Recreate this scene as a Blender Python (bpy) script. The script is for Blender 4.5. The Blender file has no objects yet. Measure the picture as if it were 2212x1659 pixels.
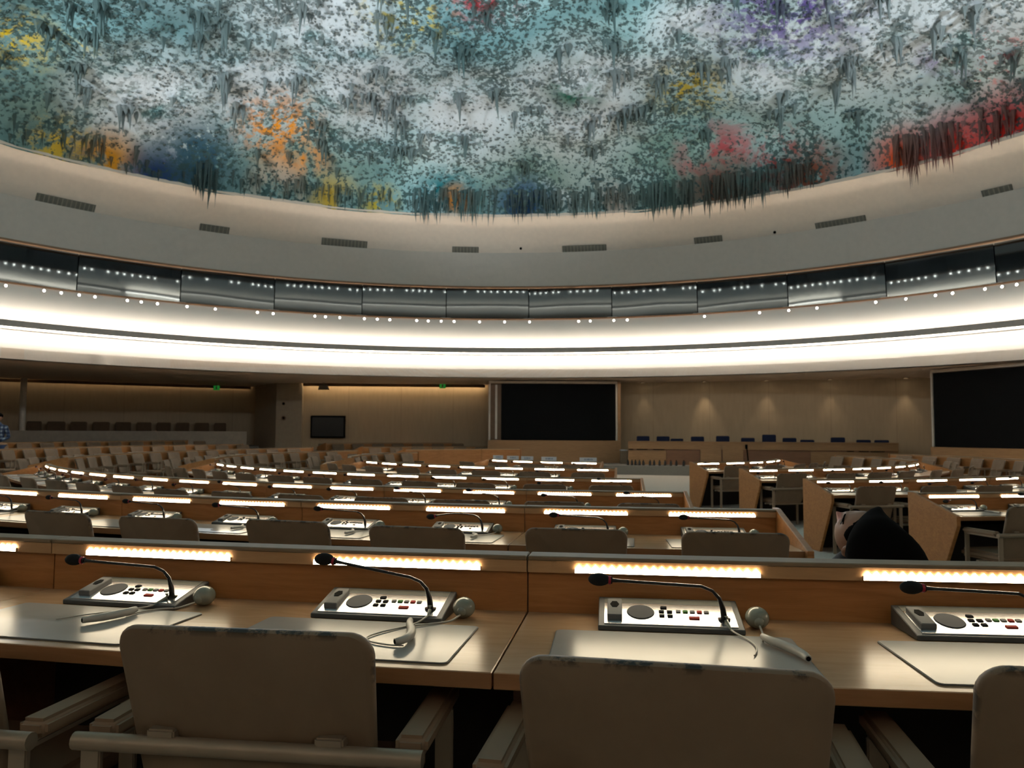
import bpy, bmesh, math, random
from mathutils import Vector, Matrix, noise as mnoise
rnd = random.Random(7)
SC = bpy.context.scene
COL = SC.collection
PI = math.pi
# ------------------------------------------------------------------ camera constants (metres, image 2212 x 1659)
F_PX, W_PX, H_PX = 1718.84, 2212, 1659
ROLL, CZ = 0.00454, 1.27
PITCH = math.atan((933.37 - 829.5) / F_PX)
CEN = Vector((2.7506, 20.3903))          # centre of the concentric desk rows
RC = Vector((-0.6, 12.6))                # centre of the round hall

def ray(u, v):
    x, y = u - 1106, v - 829.5
    c, s = math.cos(-ROLL), math.sin(-ROLL)
    x, y = x*c - y*s, x*s + y*c
    c, s = math.cos(PITCH), math.sin(PITCH)
    return Vector((x, F_PX*c + y*s, F_PX*s - y*c))
def at(u, v, Y):
    d = ray(u, v); d = d*(Y/d.y); return Vector((d.x, d.y, d.z + CZ))
def project(p):
    X, Y, z = p[0], p[1], p[2] - CZ
    c, s = math.cos(PITCH), math.sin(PITCH)
    yc, zc = Y*c + z*s, -Y*s + z*c
    if yc < .1: return (-1e4, -1e4)
    u, v = F_PX*X/yc, -F_PX*zc/yc
    c, s = math.cos(ROLL), math.sin(ROLL)
    return (1106 + u*c - v*s, 829.5 + u*s + v*c)

# ------------------------------------------------------------------ materials
MATS = {}
def nodes_of(name):
    m = bpy.data.materials.new(name); m.use_nodes = True
    nt = m.node_tree
    b = nt.nodes['Principled BSDF']
    MATS[name] = m
    return m, nt, b
def N(nt, kind, **kw):
    n = nt.nodes.new(kind)
    for k, v in kw.items(): setattr(n, k, v)
    return n
def L(nt, a, b): nt.links.new(a, b)
def ramp(nt, fac, stops):
    r = N(nt, 'ShaderNodeValToRGB')
    el = r.color_ramp.elements
    while len(el) < len(stops): el.new(0.5)
    for e, (p, c) in zip(el, stops):
        e.position = p; e.color = (*c, 1)
    L(nt, fac, r.inputs['Fac']); return r.outputs['Color']
def coords(nt, kind='Object', scale=(1, 1, 1), rnd_off=False):
    tc = N(nt, 'ShaderNodeTexCoord'); mp = N(nt, 'ShaderNodeMapping')
    mp.inputs['Scale'].default_value = scale
    L(nt, tc.outputs[kind], mp.inputs['Vector'])
    if rnd_off:
        oi = N(nt, 'ShaderNodeObjectInfo'); mu = N(nt, 'ShaderNodeVectorMath', operation='SCALE')
        mu.inputs[0].default_value = (17.3, 9.1, 5.7)
        L(nt, oi.outputs['Random'], mu.inputs['Scale']); L(nt, mu.outputs['Vector'], mp.inputs['Location'])
    return mp.outputs['Vector']
def noise_tex(nt, vec, scale, detail=4, rough=.55, dist=0):
    n = N(nt, 'ShaderNodeTexNoise'); n.inputs['Scale'].default_value = scale
    n.inputs['Detail'].default_value = detail; n.inputs['Roughness'].default_value = rough
    n.inputs['Distortion'].default_value = dist
    L(nt, vec, n.inputs['Vector']); return n.outputs['Fac']
def bump(nt, b, h, strength=.2, dist=.01):
    bp = N(nt, 'ShaderNodeBump'); bp.inputs['Strength'].default_value = strength; bp.inputs['Distance'].default_value = dist
    L(nt, h, bp.inputs['Height']); L(nt, bp.outputs['Normal'], b.inputs['Normal'])
def plain(name, col, rough=.5, metal=0., ior=1.45, var=.08, scale=6., spec=.5):
    m, nt, b = nodes_of(name)
    f = noise_tex(nt, coords(nt, 'Object', rnd_off=True), scale, 3)
    c0 = tuple(max(0, x*(1-var)) for x in col); c1 = tuple(x*(1+var) for x in col)
    L(nt, ramp(nt, f, [(.3, c0), (.7, c1)]), b.inputs['Base Color'])
    b.inputs['Roughness'].default_value = rough; b.inputs['Metallic'].default_value = metal
    b.inputs['IOR'].default_value = ior; b.inputs['Specular IOR Level'].default_value = spec
    return m
def wood(name, ca, cb, rough=.35, scale=(1.2, 9, 14), big=2.0):
    m, nt, b = nodes_of(name)
    v = coords(nt, 'Object', scale, True)
    f = noise_tex(nt, v, big, 6, .6, 1.2)
    v2 = coords(nt, 'Object', (scale[0]*3, scale[1]*6, scale[2]*6), True)
    g = noise_tex(nt, v2, 6, 3, .6)
    mx = N(nt, 'ShaderNodeMath', operation='MULTIPLY_ADD'); mx.inputs[1].default_value = .22
    L(nt, g, mx.inputs[0]); L(nt, f, mx.inputs[2])
    L(nt, ramp(nt, mx.outputs[0], [(.38, ca), (.78, cb)]), b.inputs['Base Color'])
    b.inputs['Roughness'].default_value = rough
    return m
def emit(name, col, strength):
    m, nt, b = nodes_of(name)
    b.inputs['Base Color'].default_value = (*col, 1)
    b.inputs['Emission Color'].default_value = (*col, 1); b.inputs['Emission Strength'].default_value = strength
    b.inputs['Roughness'].default_value = .6
    return m

wood('beech_panel', (.33, .125, .034), (.47, .205, .064), .42)
wood('beech_rail', (.42, .24, .11), (.52, .31, .15), .45)
wood('beech_top', (.40, .235, .12), (.49, .305, .17), .27)
wood('beech_edge', (.27, .12, .045), (.36, .17, .07), .45)
wood('podium_wood', (.30, .155, .06), (.40, .215, .09), .45)
wood('podium_dark_wood', (.20, .085, .035), (.26, .115, .05), .45)
plain('cap_grey', (.23, .165, .10), .65)
plain('pad_grey', (.37, .345, .32), .27, scale=3)
plain('kneehole_shade_tone', (.022, .016, .012), .8)  # near-black tone standing in for the shade under the desks
plain('pad_edge', (.12, .11, .10), .5)
plain('frame_metal', (.34, .26, .185), .45, .45)
plain('console_body', (.085, .085, .083), .5, .2)
plain('console_plate', (.66, .66, .67), .27, 1.0, var=.02)
plain('console_strip', (.13, .13, .11), .55)
plain('speaker_mesh', (.09, .09, .095), .75, .0, spec=.2)
plain('black_plastic', (.003, .003, .003), .8, spec=.05)
plain('mic_foam', (.008, .008, .008), .95)
plain('mic_neck', (.008, .007, .007), .25)
plain('red_ring', (.35, .01, .03), .4)
plain('key_dark', (.014, .014, .014), .8, spec=.05)
plain('key_grey', (.16, .16, .158), .7, spec=.2)
plain('key_red', (.36, .03, .02), .7, spec=.2)
plain('key_green', (.04, .16, .03), .7, spec=.2)
plain('pod_plastic', (.23, .24, .195), .22, var=.03)
plain('cord_grey', (.42, .39, .34), .4)
plain('floor_carpet', (.55, .50, .43), .9, var=.1, scale=40)
plain('dais_carpet', (.22, .205, .175), .95, var=.1, scale=60)
plain('soffit_paint', (.80, .65, .52), .85, var=.03)
plain('drum_paint', (.86, .83, .78), .8, var=.02, scale=.6)
plain('groove_grey', (.42, .38, .34), .7)
plain('fascia_grey', (.47, .435, .385), .75, var=.03)
plain('ring_beige', (.84, .72, .60), .85, var=.03)
plain('trim_brown', (.20, .11, .055), .5)
plain('vent_grey', (.17, .16, .13), .7)
plain('vent_slat', (.26, .24, .19), .7)
plain('pillar_stone', (.44, .36, .26), .8, var=.05)
plain('white_column', (.82, .74, .62), .7)
plain('parapet_paint', (.52, .45, .36), .75)
plain('screen_black', (.006, .006, .006), .6, spec=.08)
plain('tv_black', (.008, .009, .010), .25)
plain('screen_frame', (.66, .58, .49), .55)
plain('blue_fabric', (.008, .015, .05), .85)
plain('gallery_seat', (.15, .095, .055), .85)
plain('skin', (.36, .19, .12), .55, var=.05)
plain('skin_nose', (.52, .22, .18), .5, var=.05)
plain('hair_black', (.005, .004, .0035), .95, spec=.03)
plain('dark_shirt', (.02, .02, .025), .85)
plain('dark_trousers', (.02, .025, .04), .85)
plain('jeans_blue', (.03, .06, .14), .85)
plain('shoe_dark', (.02, .02, .02), .5)
plain('grey_box', (.20, .175, .14), .6)
plain('white_plate', (.62, .63, .64), .5, var=.02)
plain('plate_text', (.25, .29, .38), .6)
plain('bottle_dark', (.02, .015, .01), .3)
emit('strip_light', (1.0, .84, .58), 27)
emit('cove_light', (1.0, .88, .74), 34)
emit('cove_light_up', (1.0, .88, .74), 48)
emit('cove_light_dim', (1.0, .87, .72), 9)
emit('wash_light', (1.0, .80, .50), 22)
emit('wash_light_low', (1.0, .78, .48), 4.5)
emit('lamp_white', (1.0, .93, .80), 45)
emit('exit_green', (.02, .30, .04), .35)
emit('downlight_glow', (1.0, .85, .6), 4)

def leather():
    m, nt, b = nodes_of('leather_beige')
    v = coords(nt, 'Object', (1, 1, 1), True)
    f = noise_tex(nt, v, 5, 5, .6)
    base = ramp(nt, f, [(.3, (.19, .121, .070)), (.7, (.225, .150, .090))])
    # worn dark patches along the upper border of the back
    tc = N(nt, 'ShaderNodeTexCoord'); sp = N(nt, 'ShaderNodeSeparateXYZ'); L(nt, tc.outputs['Generated'], sp.inputs[0])
    z = N(nt, 'ShaderNodeMapRange'); z.inputs[1].default_value = .965; z.inputs[2].default_value = .995; L(nt, sp.outputs['Z'], z.inputs[0])
    ax = N(nt, 'ShaderNodeMath', operation='SUBTRACT'); ax.inputs[1].default_value = .5; L(nt, sp.outputs['X'], ax.inputs[0])
    ab = N(nt, 'ShaderNodeMath', operation='ABSOLUTE'); L(nt, ax.outputs[0], ab.inputs[0])
    xe = N(nt, 'ShaderNodeMapRange'); xe.inputs[1].default_value = .485; xe.inputs[2].default_value = .5; L(nt, ab.outputs[0], xe.inputs[0])
    zz = N(nt, 'ShaderNodeMapRange'); zz.inputs[1].default_value = .70; zz.inputs[2].default_value = .80; L(nt, sp.outputs['Z'], zz.inputs[0])
    xm = N(nt, 'ShaderNodeMath', operation='MULTIPLY'); L(nt, xe.outputs[0], xm.inputs[0]); L(nt, zz.outputs[0], xm.inputs[1])
    mx = N(nt, 'ShaderNodeMath', operation='MAXIMUM'); L(nt, z.outputs[0], mx.inputs[0]); L(nt, xm.outputs[0], mx.inputs[1])
    w = noise_tex(nt, coords(nt, 'Object', (1, 1, 1), True), 14, 6, .7)
    wr = N(nt, 'ShaderNodeMapRange'); wr.inputs[1].default_value = .50; wr.inputs[2].default_value = .56; L(nt, w, wr.inputs[0])
    mm = N(nt, 'ShaderNodeMath', operation='MULTIPLY'); L(nt, mx.outputs[0], mm.inputs[0]); L(nt, wr.outputs[0], mm.inputs[1])
    mix = N(nt, 'ShaderNodeMix', data_type='RGBA'); L(nt, mm.outputs[0], mix.inputs['Factor']); L(nt, base, mix.inputs['A'])
    mix.inputs['B'].default_value = (.022, .018, .014, 1)
    L(nt, mix.outputs['Result'], b.inputs['Base Color'])
    b.inputs['Roughness'].default_value = .6
    bump(nt, b, noise_tex(nt, v, 90, 3), .08, .004)
leather()
plain('leather_plain', (.26, .165, .098), .6, var=.06)

def stone_wall():
    m, nt, b = nodes_of('wall_panel_wood')
    tc = N(nt, 'ShaderNodeTexCoord')
    br = N(nt, 'ShaderNodeTexBrick'); br.offset = .0
    br.inputs['Scale'].default_value = .42; br.inputs['Mortar Size'].default_value = .004
    br.inputs['Color1'].default_value = (.50, .385, .25, 1); br.inputs['Color2'].default_value = (.53, .41, .27, 1)
    br.inputs['Mortar'].default_value = (.40, .30, .20, 1)
    br.inputs['Brick Width'].default_value = .95; br.inputs['Row Height'].default_value = 2.0
    sx = N(nt, 'ShaderNodeSeparateXYZ'); cb = N(nt, 'ShaderNodeCombineXYZ')
    L(nt, tc.outputs['Object'], sx.inputs[0]); L(nt, sx.outputs['X'], cb.inputs['X']); L(nt, sx.outputs['Z'], cb.inputs['Y'])
    L(nt, cb.outputs[0], br.inputs['Vector'])
    f = noise_tex(nt, coords(nt, 'Object', (3, 3, .5)), 3, 5)
    mix = N(nt, 'ShaderNodeMix', data_type='RGBA', blend_type='MULTIPLY'); mix.inputs['Factor'].default_value = .5
    L(nt, br.outputs['Color'], mix.inputs['A']); L(nt, ramp(nt, f, [(.3, (.8, .8, .8)), (.7, (1, 1, 1))]), mix.inputs['B'])
    L(nt, mix.outputs['Result'], b.inputs['Base Color']); b.inputs['Roughness'].default_value = .7
stone_wall()

def glass_dark():
    m, nt, b = nodes_of('booth_glass')
    b.inputs['Base Color'].default_value = (.006, .008, .010, 1); b.inputs['Roughness'].default_value = .03
    b.inputs['IOR'].default_value = 2.4; b.inputs['Specular Tint'].default_value = (.78, .92, 1, 1)
    f = noise_tex(nt, coords(nt, 'Object', (.6, .6, .6), True), .5, 1)
    bump(nt, b, f, .25, .02)
glass_dark()

def plaid():
    m, nt, b = nodes_of('plaid_blue')
    tc = N(nt, 'ShaderNodeTexCoord'); sp = N(nt, 'ShaderNodeSeparateXYZ'); L(nt, tc.outputs['Object'], sp.inputs[0])
    outs = []
    for ax in ('X', 'Z'):
        mu = N(nt, 'ShaderNodeMath', operation='MULTIPLY'); mu.inputs[1].default_value = 62; L(nt, sp.outputs[ax], mu.inputs[0])
        si = N(nt, 'ShaderNodeMath', operation='SINE'); L(nt, mu.outputs[0], si.inputs[0])
        gt = N(nt, 'ShaderNodeMath', operation='GREATER_THAN'); gt.inputs[1].default_value = .25; L(nt, si.outputs[0], gt.inputs[0]); outs.append(gt)
    ad = N(nt, 'ShaderNodeMath', operation='ADD'); L(nt, outs[0].outputs[0], ad.inputs[0]); L(nt, outs[1].outputs[0], ad.inputs[1])
    hv = N(nt, 'ShaderNodeMath', operation='MULTIPLY'); hv.inputs[1].default_value = .5; L(nt, ad.outputs[0], hv.inputs[0])
    L(nt, ramp(nt, hv.outputs[0], [(0, (.012, .025, .07)), (.5, (.05, .085, .16)), (1, (.30, .36, .43))]), b.inputs['Base Color'])
    b.inputs['Roughness'].default_value = .85
plaid()

# ------------------------------------------------------------------ mesh helpers
class MB:
    def __init__(s): s.v, s.f, s.m = [], [], []
    def add(s, vs, fs, mi=0):
        o = len(s.v); s.v += [tuple(x) for x in vs]; s.f += [tuple(o + i for i in q) for q in fs]; s.m += [mi]*len(fs)
    def box(s, x0, x1, y0, y1, z0, z1, mi=0):
        s.add([(x, y, z) for z in (z0, z1) for y in (y0, y1) for x in (x0, x1)],
              [(0, 2, 3, 1), (4, 5, 7, 6), (0, 1, 5, 4), (2, 6, 7, 3), (0, 4, 6, 2), (1, 3, 7, 5)], mi)
    def prism(s, poly, d0, d1, fn, mi=0):
        n = len(poly)
        s.add([fn(a, b, d0) for a, b in poly] + [fn(a, b, d1) for a, b in poly],
              [tuple(range(n))[::-1], tuple(range(n, 2*n))] + [(i, (i+1) % n, n + (i+1) % n, n + i) for i in range(n)], mi)
    def arc(s, ref, r0, r1, z0, z1, t0, t1, n=4, mi=0):
        vs = []
        for i in range(n + 1):
            t = t0 + (t1 - t0)*i/n
            for r, z in ((r0, z0), (r1, z0), (r1, z1), (r0, z1)):
                vs.append((r*math.sin(t), ref - r*math.cos(t), z))
        fs = [(0, 1, 2, 3), (4*n+3, 4*n+2, 4*n+1, 4*n)]
        for i in range(n):
            a, b = 4*i, 4*i + 4
            for k in range(4): fs.append((a + k, b + k, b + (k+1) % 4, a + (k+1) % 4))
        s.add(vs, fs, mi)
    def tube(s, path, rad, seg=8, mi=0, caps=True):
        path = [Vector(p) for p in path]; n = len(path)
        rads = rad if isinstance(rad, (list, tuple)) else [rad]*n
        up = Vector((0, 0, 1)); vs = []
        for i, p in enumerate(path):
            t = (path[min(i+1, n-1)] - path[max(i-1, 0)]).normalized()
            a = t.cross(up)
            if a.length < .05: a = t.cross(Vector((0, 1, 0)))
            a.normalize(); b = a.cross(t); 
            for k in range(seg):
                w = 2*PI*k/seg; vs.append(p + (a*math.cos(w) + b*math.sin(w))*rads[i])
        fs = [(i*seg + k, i*seg + (k+1) % seg, (i+1)*seg + (k+1) % seg, (i+1)*seg + k) for i in range(n-1) for k in range(seg)]
        if caps: fs += [tuple(range(seg))[::-1], tuple(range((n-1)*seg, n*seg))]
        s.add(vs, fs, mi)
    def ball(s, c, r, nu=16, nv=10, mi=0, mat=None):
        vs = [(0, 0, 1)]
        for j in range(1, nv):
            a = PI*j/nv
            for i in range(nu): vs.append((math.sin(a)*math.cos(2*PI*i/nu), math.sin(a)*math.sin(2*PI*i/nu), math.cos(a)))
        vs.append((0, 0, -1))
        fs = [(0, 1 + i, 1 + (i+1) % nu) for i in range(nu)]
        for j in range(nv - 2):
            for i in range(nu):
                a = 1 + j*nu; fs.append((a + i, a + nu + i, a + nu + (i+1) % nu, a + (i+1) % nu))
        e = 1 + (nv-2)*nu; fs += [(len(vs)-1, e + (i+1) % nu, e + i) for i in range(nu)]
        M = mat or Matrix.Identity(3)
        s.add([Vector(c) + M @ Vector((x*r[0], y*r[1], z*r[2])) for x, y, z in vs], fs, mi)
    def mesh(s, name, mats, smooth=False, bevel=0, seg=2):
        me = bpy.data.meshes.new(name); me.from_pydata(s.v, [], s.f)
        for m in (mats if isinstance(mats, (list, tuple)) else [mats]): me.materials.append(MATS[m])
        me.polygons.foreach_set('material_index', s.m)
        bm = bmesh.new(); bm.from_mesh(me)
        bmesh.ops.recalc_face_normals(bm, faces=bm.faces)
        if bevel:
            bmesh.ops.bevel(bm, geom=[e for e in bm.edges if len(e.link_faces) == 2 and e.calc_face_angle(0) > .6], offset=bevel, segments=seg, affect='EDGES', clamp_overlap=True)
        bm.to_mesh(me); bm.free()
        if smooth:
            me.polygons.foreach_set('use_smooth', [True]*len(me.polygons))
            try: me.set_sharp_from_angle(angle=math.radians(40))
            except Exception: pass
        me.update(); return me
def obj(name, me, parent=None):
    o = bpy.data.objects.new(name, me); COL.objects.link(o)
    if parent: o.parent = parent
    return o
def mk(name, mb, mats, parent=None, smooth=False, bevel=0, seg=2):
    return obj(name, mb.mesh(name, mats, smooth, bevel, seg), parent)
def tag(o, label=None, cat=None, group=None, kind=None):
    for k, v in (('label', label), ('category', cat), ('group', group), ('kind', kind)):
        if v: o[k] = v
    return o
def struct(name, mb, mats, **kw): return tag(mk(name, mb, mats, **kw), kind='structure')
def empty(name, loc=(0, 0, 0), rz=0):
    o = bpy.data.objects.new(name, None); COL.objects.link(o); o.location = loc; o.rotation_euler = (0, 0, rz); o.empty_display_size = .1; return o
def copy_tree(o, parent=None):
    c = o.copy(); COL.objects.link(c)
    if parent: c.parent = parent
    for ch in list(o.children): copy_tree(ch, c)
    return c
def polar(R, t, z=0): return Vector((CEN.x + R*math.sin(t), CEN.y - R*math.cos(t), z))
ORD = 'zeroth first second third fourth fifth sixth seventh eighth ninth tenth eleventh twelfth thirteenth fourteenth fifteenth sixteenth seventeenth eighteenth nineteenth twentieth twenty-first twenty-second twenty-third twenty-fourth'.split()

# ------------------------------------------------------------------ desk rows: radius, floor, angular seat pitch, first seat angles
ROW_R = {1: 18.203, 2: 15.460, 3: 12.646, 4: 9.780, 5: 6.788, 6: 3.864}
ROW_Z = {1: 0.0, 2: -.1095, 3: -.2104, 4: -.2471, 5: -.2471, 6: -.2471}
PITCHR = {1: 1.0471, 2: 1.016, 3: 1.0027, 4: .9947, 5: .9841, 6: .9501}
DT = {k: .77*PITCHR[k]/ROW_R[k] for k in ROW_R}
T_MID = {1: -.1268 + DT[1], 2: -.0973, 3: -.1157, 4: -.1448, 5: -.201, 6: -.3244}
T_RIGHT = {3: .1248, 4: .1633, 5: .2359, 6: .3631}
N_MID = {1: 6, 2: 10, 3: 15, 4: 12, 5: 8, 6: 4}
N_RIGHT = {3: 4, 4: 8, 5: 8, 6: 5}

# floor profile along the radius of the desk circle
PROF = [(0, -.2471), (11.2, -.2471), (12.2, -.2104), (14.2, -.2104), (15.0, -.1095), (17.0, -.1095), (17.75, 0.0), (20.4, 0.0), (21.4, .10), (30, .10)]
def floor_z(r):
    for (a, za), (b, zb) in zip(PROF, PROF[1:]):
        if r <= b: return za + (zb - za)*(r - a)/(b - a)
    return PROF[-1][1]
mb = MB(); n = 96
vs = [(CEN.x, CEN.y, PROF[0][1])]
rads = [p[0] for p in PROF[1:]]
for r in rads:
    for i in range(n):
        a = 2*PI*i/n; vs.append((CEN.x + r*math.cos(a), CEN.y + r*math.sin(a), floor_z(r)))
fs = [(0, 1 + i, 1 + (i+1) % n) for i in range(n)]
for j in range(len(rads) - 1):
    for i in range(n):
        a = 1 + j*n; fs.append((a + i, a + n + i, a + n + (i+1) % n, a + (i+1) % n))
mb.add(vs, fs); struct('floor', mb, 'floor_carpet')

# ------------------------------------------------------------------ chair
def backrest_mesh():
    mb = MB(); w0, w1, zb, zt, r = .255, .272, .40, .872, .05
    out = []
    def arc(cx, cz, a0, a1, k=6):
        for i in range(k + 1):
            a = a0 + (a1 - a0)*i/k; out.append((cx + r*math.cos(a), cz + r*math.sin(a)))
    arc(w1 - r, zt - r, 0, PI/2); arc(-w1 + r, zt - r, PI/2, PI)
    arc(-w0 + r, zb + r, PI, 1.5*PI); arc(w0 - r, zb + r, 1.5*PI, 2*PI)
    n = len(out); cx, cz = 0, (zb + zt)/2
    def yy(x, z): return -.205 - (z - .62)*.30 + .0 - .03*(1 - (x/.27)**2)
    th = .032; rings = []
    for k, (sc, dy) in enumerate(((.0, 0), (.5, 0), (.93, .0), (.975, .002), (.995, .008), (1, .016), (.995, .024), (.975, .03), (.93, .032), (.5, .032), (0, .032))):
        ring = []
        for x, z in out:
            if sc >= .9:   # constant inset
                d = (1 - sc)*.25; L_ = math.hypot(x, z - cz); f = 1 - d/L_
            else: f = sc
            X, Z = x*f, cz + (z - cz)*f
            ring.append((X, yy(X, Z) + dy - .016, Z))
        rings.append(ring)
    v = []; f = []
    for rg in rings[1:-1]: v += rg
    m = len(rings) - 2
    for j in range(m - 1):
        for i in range(n): f.append((j*n + i, j*n + (i+1) % n, (j+1)*n + (i+1) % n, (j+1)*n + i))
    v.append(rings[0][0]); v.append(rings[-1][0]); a, b = len(v) - 2, len(v) - 1
    for i in range(n): f.append((a, (i+1) % n, i)); f.append((b, (m-1)*n + i, (m-1)*n + (i+1) % n))
    mb.add(v, f); return mb
def make_chair(name):
    root = empty(name)
    mk('backrest', backrest_mesh(), 'leather_beige', root, smooth=True)
    s = MB(); s.box(-.255, .255, -.17, .29, .375, .45); mk('seat', s, 'leather_plain', root, smooth=True, bevel=.025, seg=3)
    for sx in (-1, 1):
        a = MB(); a.box(sx*.338 - .034, sx*.338 + .034, -.228, .13, .612, .652); p = mk('armrest', a, 'leather_plain', root, smooth=True, bevel=.012, seg=3)
        b = MB(); b.box(sx*.338 - .020, sx*.338 + .020, -.255, .120, .598, .612); mk('armrest_bar', b, 'frame_metal', p, bevel=.003)
        l = MB(); l.box(sx*.338 - .022, sx*.338 + .022, -.262, -.246, 0, .605); mk('leg', l, 'frame_metal', root, bevel=.003)
        l = MB(); l.box(sx*.338 - .022, sx*.338 + .022, .10, .116, 0, .598); mk('leg', l, 'frame_metal', root, bevel=.003)
        l = MB(); l.box(sx*.18 - .03, sx*.18 + .03, -.268, -.225, .632, .655); mk('bracket', l, 'frame_metal', root, bevel=.004)
    t = MB(); t.tube([(-.372, -.262, .622), (-.3, -.262, .622), (.3, -.262, .622), (.372, -.262, .622)], .0185, 12); mk('rear_rail', t, 'frame_metal', root, smooth=True)
    t = MB(); t.box(-.325, .325, .0, .03, .355, .378); t.box(-.325, .325, -.14, -.11, .355, .378); mk('seat_bearer', t, 'frame_metal', root, bevel=.003)
    return root
CHAIR = make_chair('conference_chair')
chair_used = [False]
def chair(R, t, z, label, group, rz=0, lr=None):
    o = CHAIR if not chair_used[0] else copy_tree(CHAIR)
    chair_used[0] = True
    o.location = polar(R, t, z); o.rotation_euler = (0, 0, t + rz)
    tag(o, label, 'chair', group); return o

# ------------------------------------------------------------------ desk modules (local origin on the floor under the panel line; +y towards the podium)
DESK_CACHE = {}
def strip_mesh(teeth):
    w = .263; mb = MB(); y = -.0135
    def front(quads):
        for q in quads: mb.add(q, [tuple(range(len(q)))])
    if not teeth:
        mb.box(-w, w, y - .002, y + .004, .861, .882, 1); front([[(-w, y - .0022, .8612), (w, y - .0022, .8612), (w, y - .0022, .8818), (-w, y - .0022, .8818)]])
        return mb
    mb.box(-w, w, y - .002, y + .004, .860, .8715, 1); front([[(-w, y - .0022, .8605), (w, y - .0022, .8605), (w, y - .0022, .8715), (-w, y - .0022, .8715)]])
    n = 22; p = 2*w/n
    for i in range(n):
        x = -w + p*(i + .5)
        mb.prism([(x - p*.5, .8715), (x + p*.5, .8715), (x + p*.40, .8745), (x + p*.12, .882), (x, .8855), (x - p*.12, .882), (x - p*.40, .8745)], y - .004, y, lambda a, b, d: (a, d, b)) if False else front([[(a, y - .0022, b) for a, b in [(x - p*.5, .8715), (x + p*.5, .8715), (x + p*.44, .8745), (x + p*.14, .8815), (x, .8855), (x - p*.14, .8815), (x - p*.44, .8745)]]])
    return mb
STRIP = {True: strip_mesh(True).mesh('light_strip', ['strip_light', 'beech_rail']), False: strip_mesh(False).mesh('light_strip', ['strip_light', 'beech_rail'])}
def desk(row, ns, ends, lamps, teeth):
    key = (row, ns, ends, lamps, teeth)
    R = ROW_R[row]; h = ns*DT[row]/2; g = .0022/R
    if key in DESK_CACHE: return copy_tree(DESK_CACHE[key])
    root = empty('desk_section')
    nseg = 2 + 2*ns
    a0, a1 = -h + g, h - g
    m = MB(); m.arc(R, R - .002, R + .605, .703, .74, a0, a1, nseg); w = mk('worktop', m, ['beech_top', 'beech_edge'], root, bevel=.002, seg=1)
    for p in w.data.polygons:
        if abs(p.normal.z) < .7: p.material_index = 1
    m = MB(); m.arc(R, R - .055, R - .003, 0, .858, a0, a1, nseg); mk('back_panel', m, 'beech_panel', root)
    m = MB(); m.arc(R, R - .058, R + .012, .858, .892, a0, a1, nseg); mk('lamp_rail', m, 'beech_rail', root)
    m = MB(); m.arc(R, R - .07, R + .016, .8925, .906, a0, a1, nseg); mk('cap_rail', m, 'cap_grey', root, bevel=.003, seg=1)
    m = MB(); m.arc(R, R - .002, R + .004, .0, .70, a0, a1, nseg); mk('kneehole_shade', m, 'kneehole_shade_tone', root)  # added dark sheet that imitates the shade below the worktop
    if lamps:
        for k in range(ns):
            t = -h + (k + .5)*DT[row]
            o = obj('light_strip', STRIP[teeth], root); o.location = (R*math.sin(t), R - R*math.cos(t), 0); o.rotation_euler = (0, 0, t)
    m = MB(); m.arc(R, R + .0, R + .3, .63, .703, a0 + .06/R, a1 - .06/R, nseg); mk('cable_tray', m, 'black_plastic', root)
    m = MB(); m.arc(R, R, R + .30, 0, .63, a0, a0 + .025/R, 1); mk('support_panel', m, 'podium_dark_wood', root)
    for e in ends:
        m = MB(); poly = [(R - .085, 0), (R + .33, 0), (R + .655, .66), (R + .655, .748), (R - .01, .912), (R - .085, .912)]
        t0 = (a1 + .001/R) if e > 0 else (a0 - .036/R); t1 = t0 + .035/R
        m.prism(poly, t0, t1, lambda a, b, d: (a*math.sin(d), R - a*math.cos(d), b))
        mk('end_panel', m, 'beech_panel', root, bevel=.003, seg=1)
    DESK_CACHE[key] = root
    return root
def desk_row(row, seats, labeler, group, lamps=True, end_first=0, end_last=0, step=2):
    """seats: list of angles in order from the aisle."""
    i = 0; k = 0
    while i < len(seats):
        grp = seats[i:i + step]; k += 1
        t = sum(grp)/len(grp)
        ends = []
        if i == 0 and end_first: ends.append(end_first)
        if i + step >= len(seats) and end_last: ends.append(end_last)
        o = desk(row, len(grp), tuple(ends), lamps, row <= 3)
        o.location = polar(ROW_R[row], t, ROW_Z[row]); o.rotation_euler = (0, 0, t)
        tag(o, labeler(k), 'desk', group)
        i += step

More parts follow.
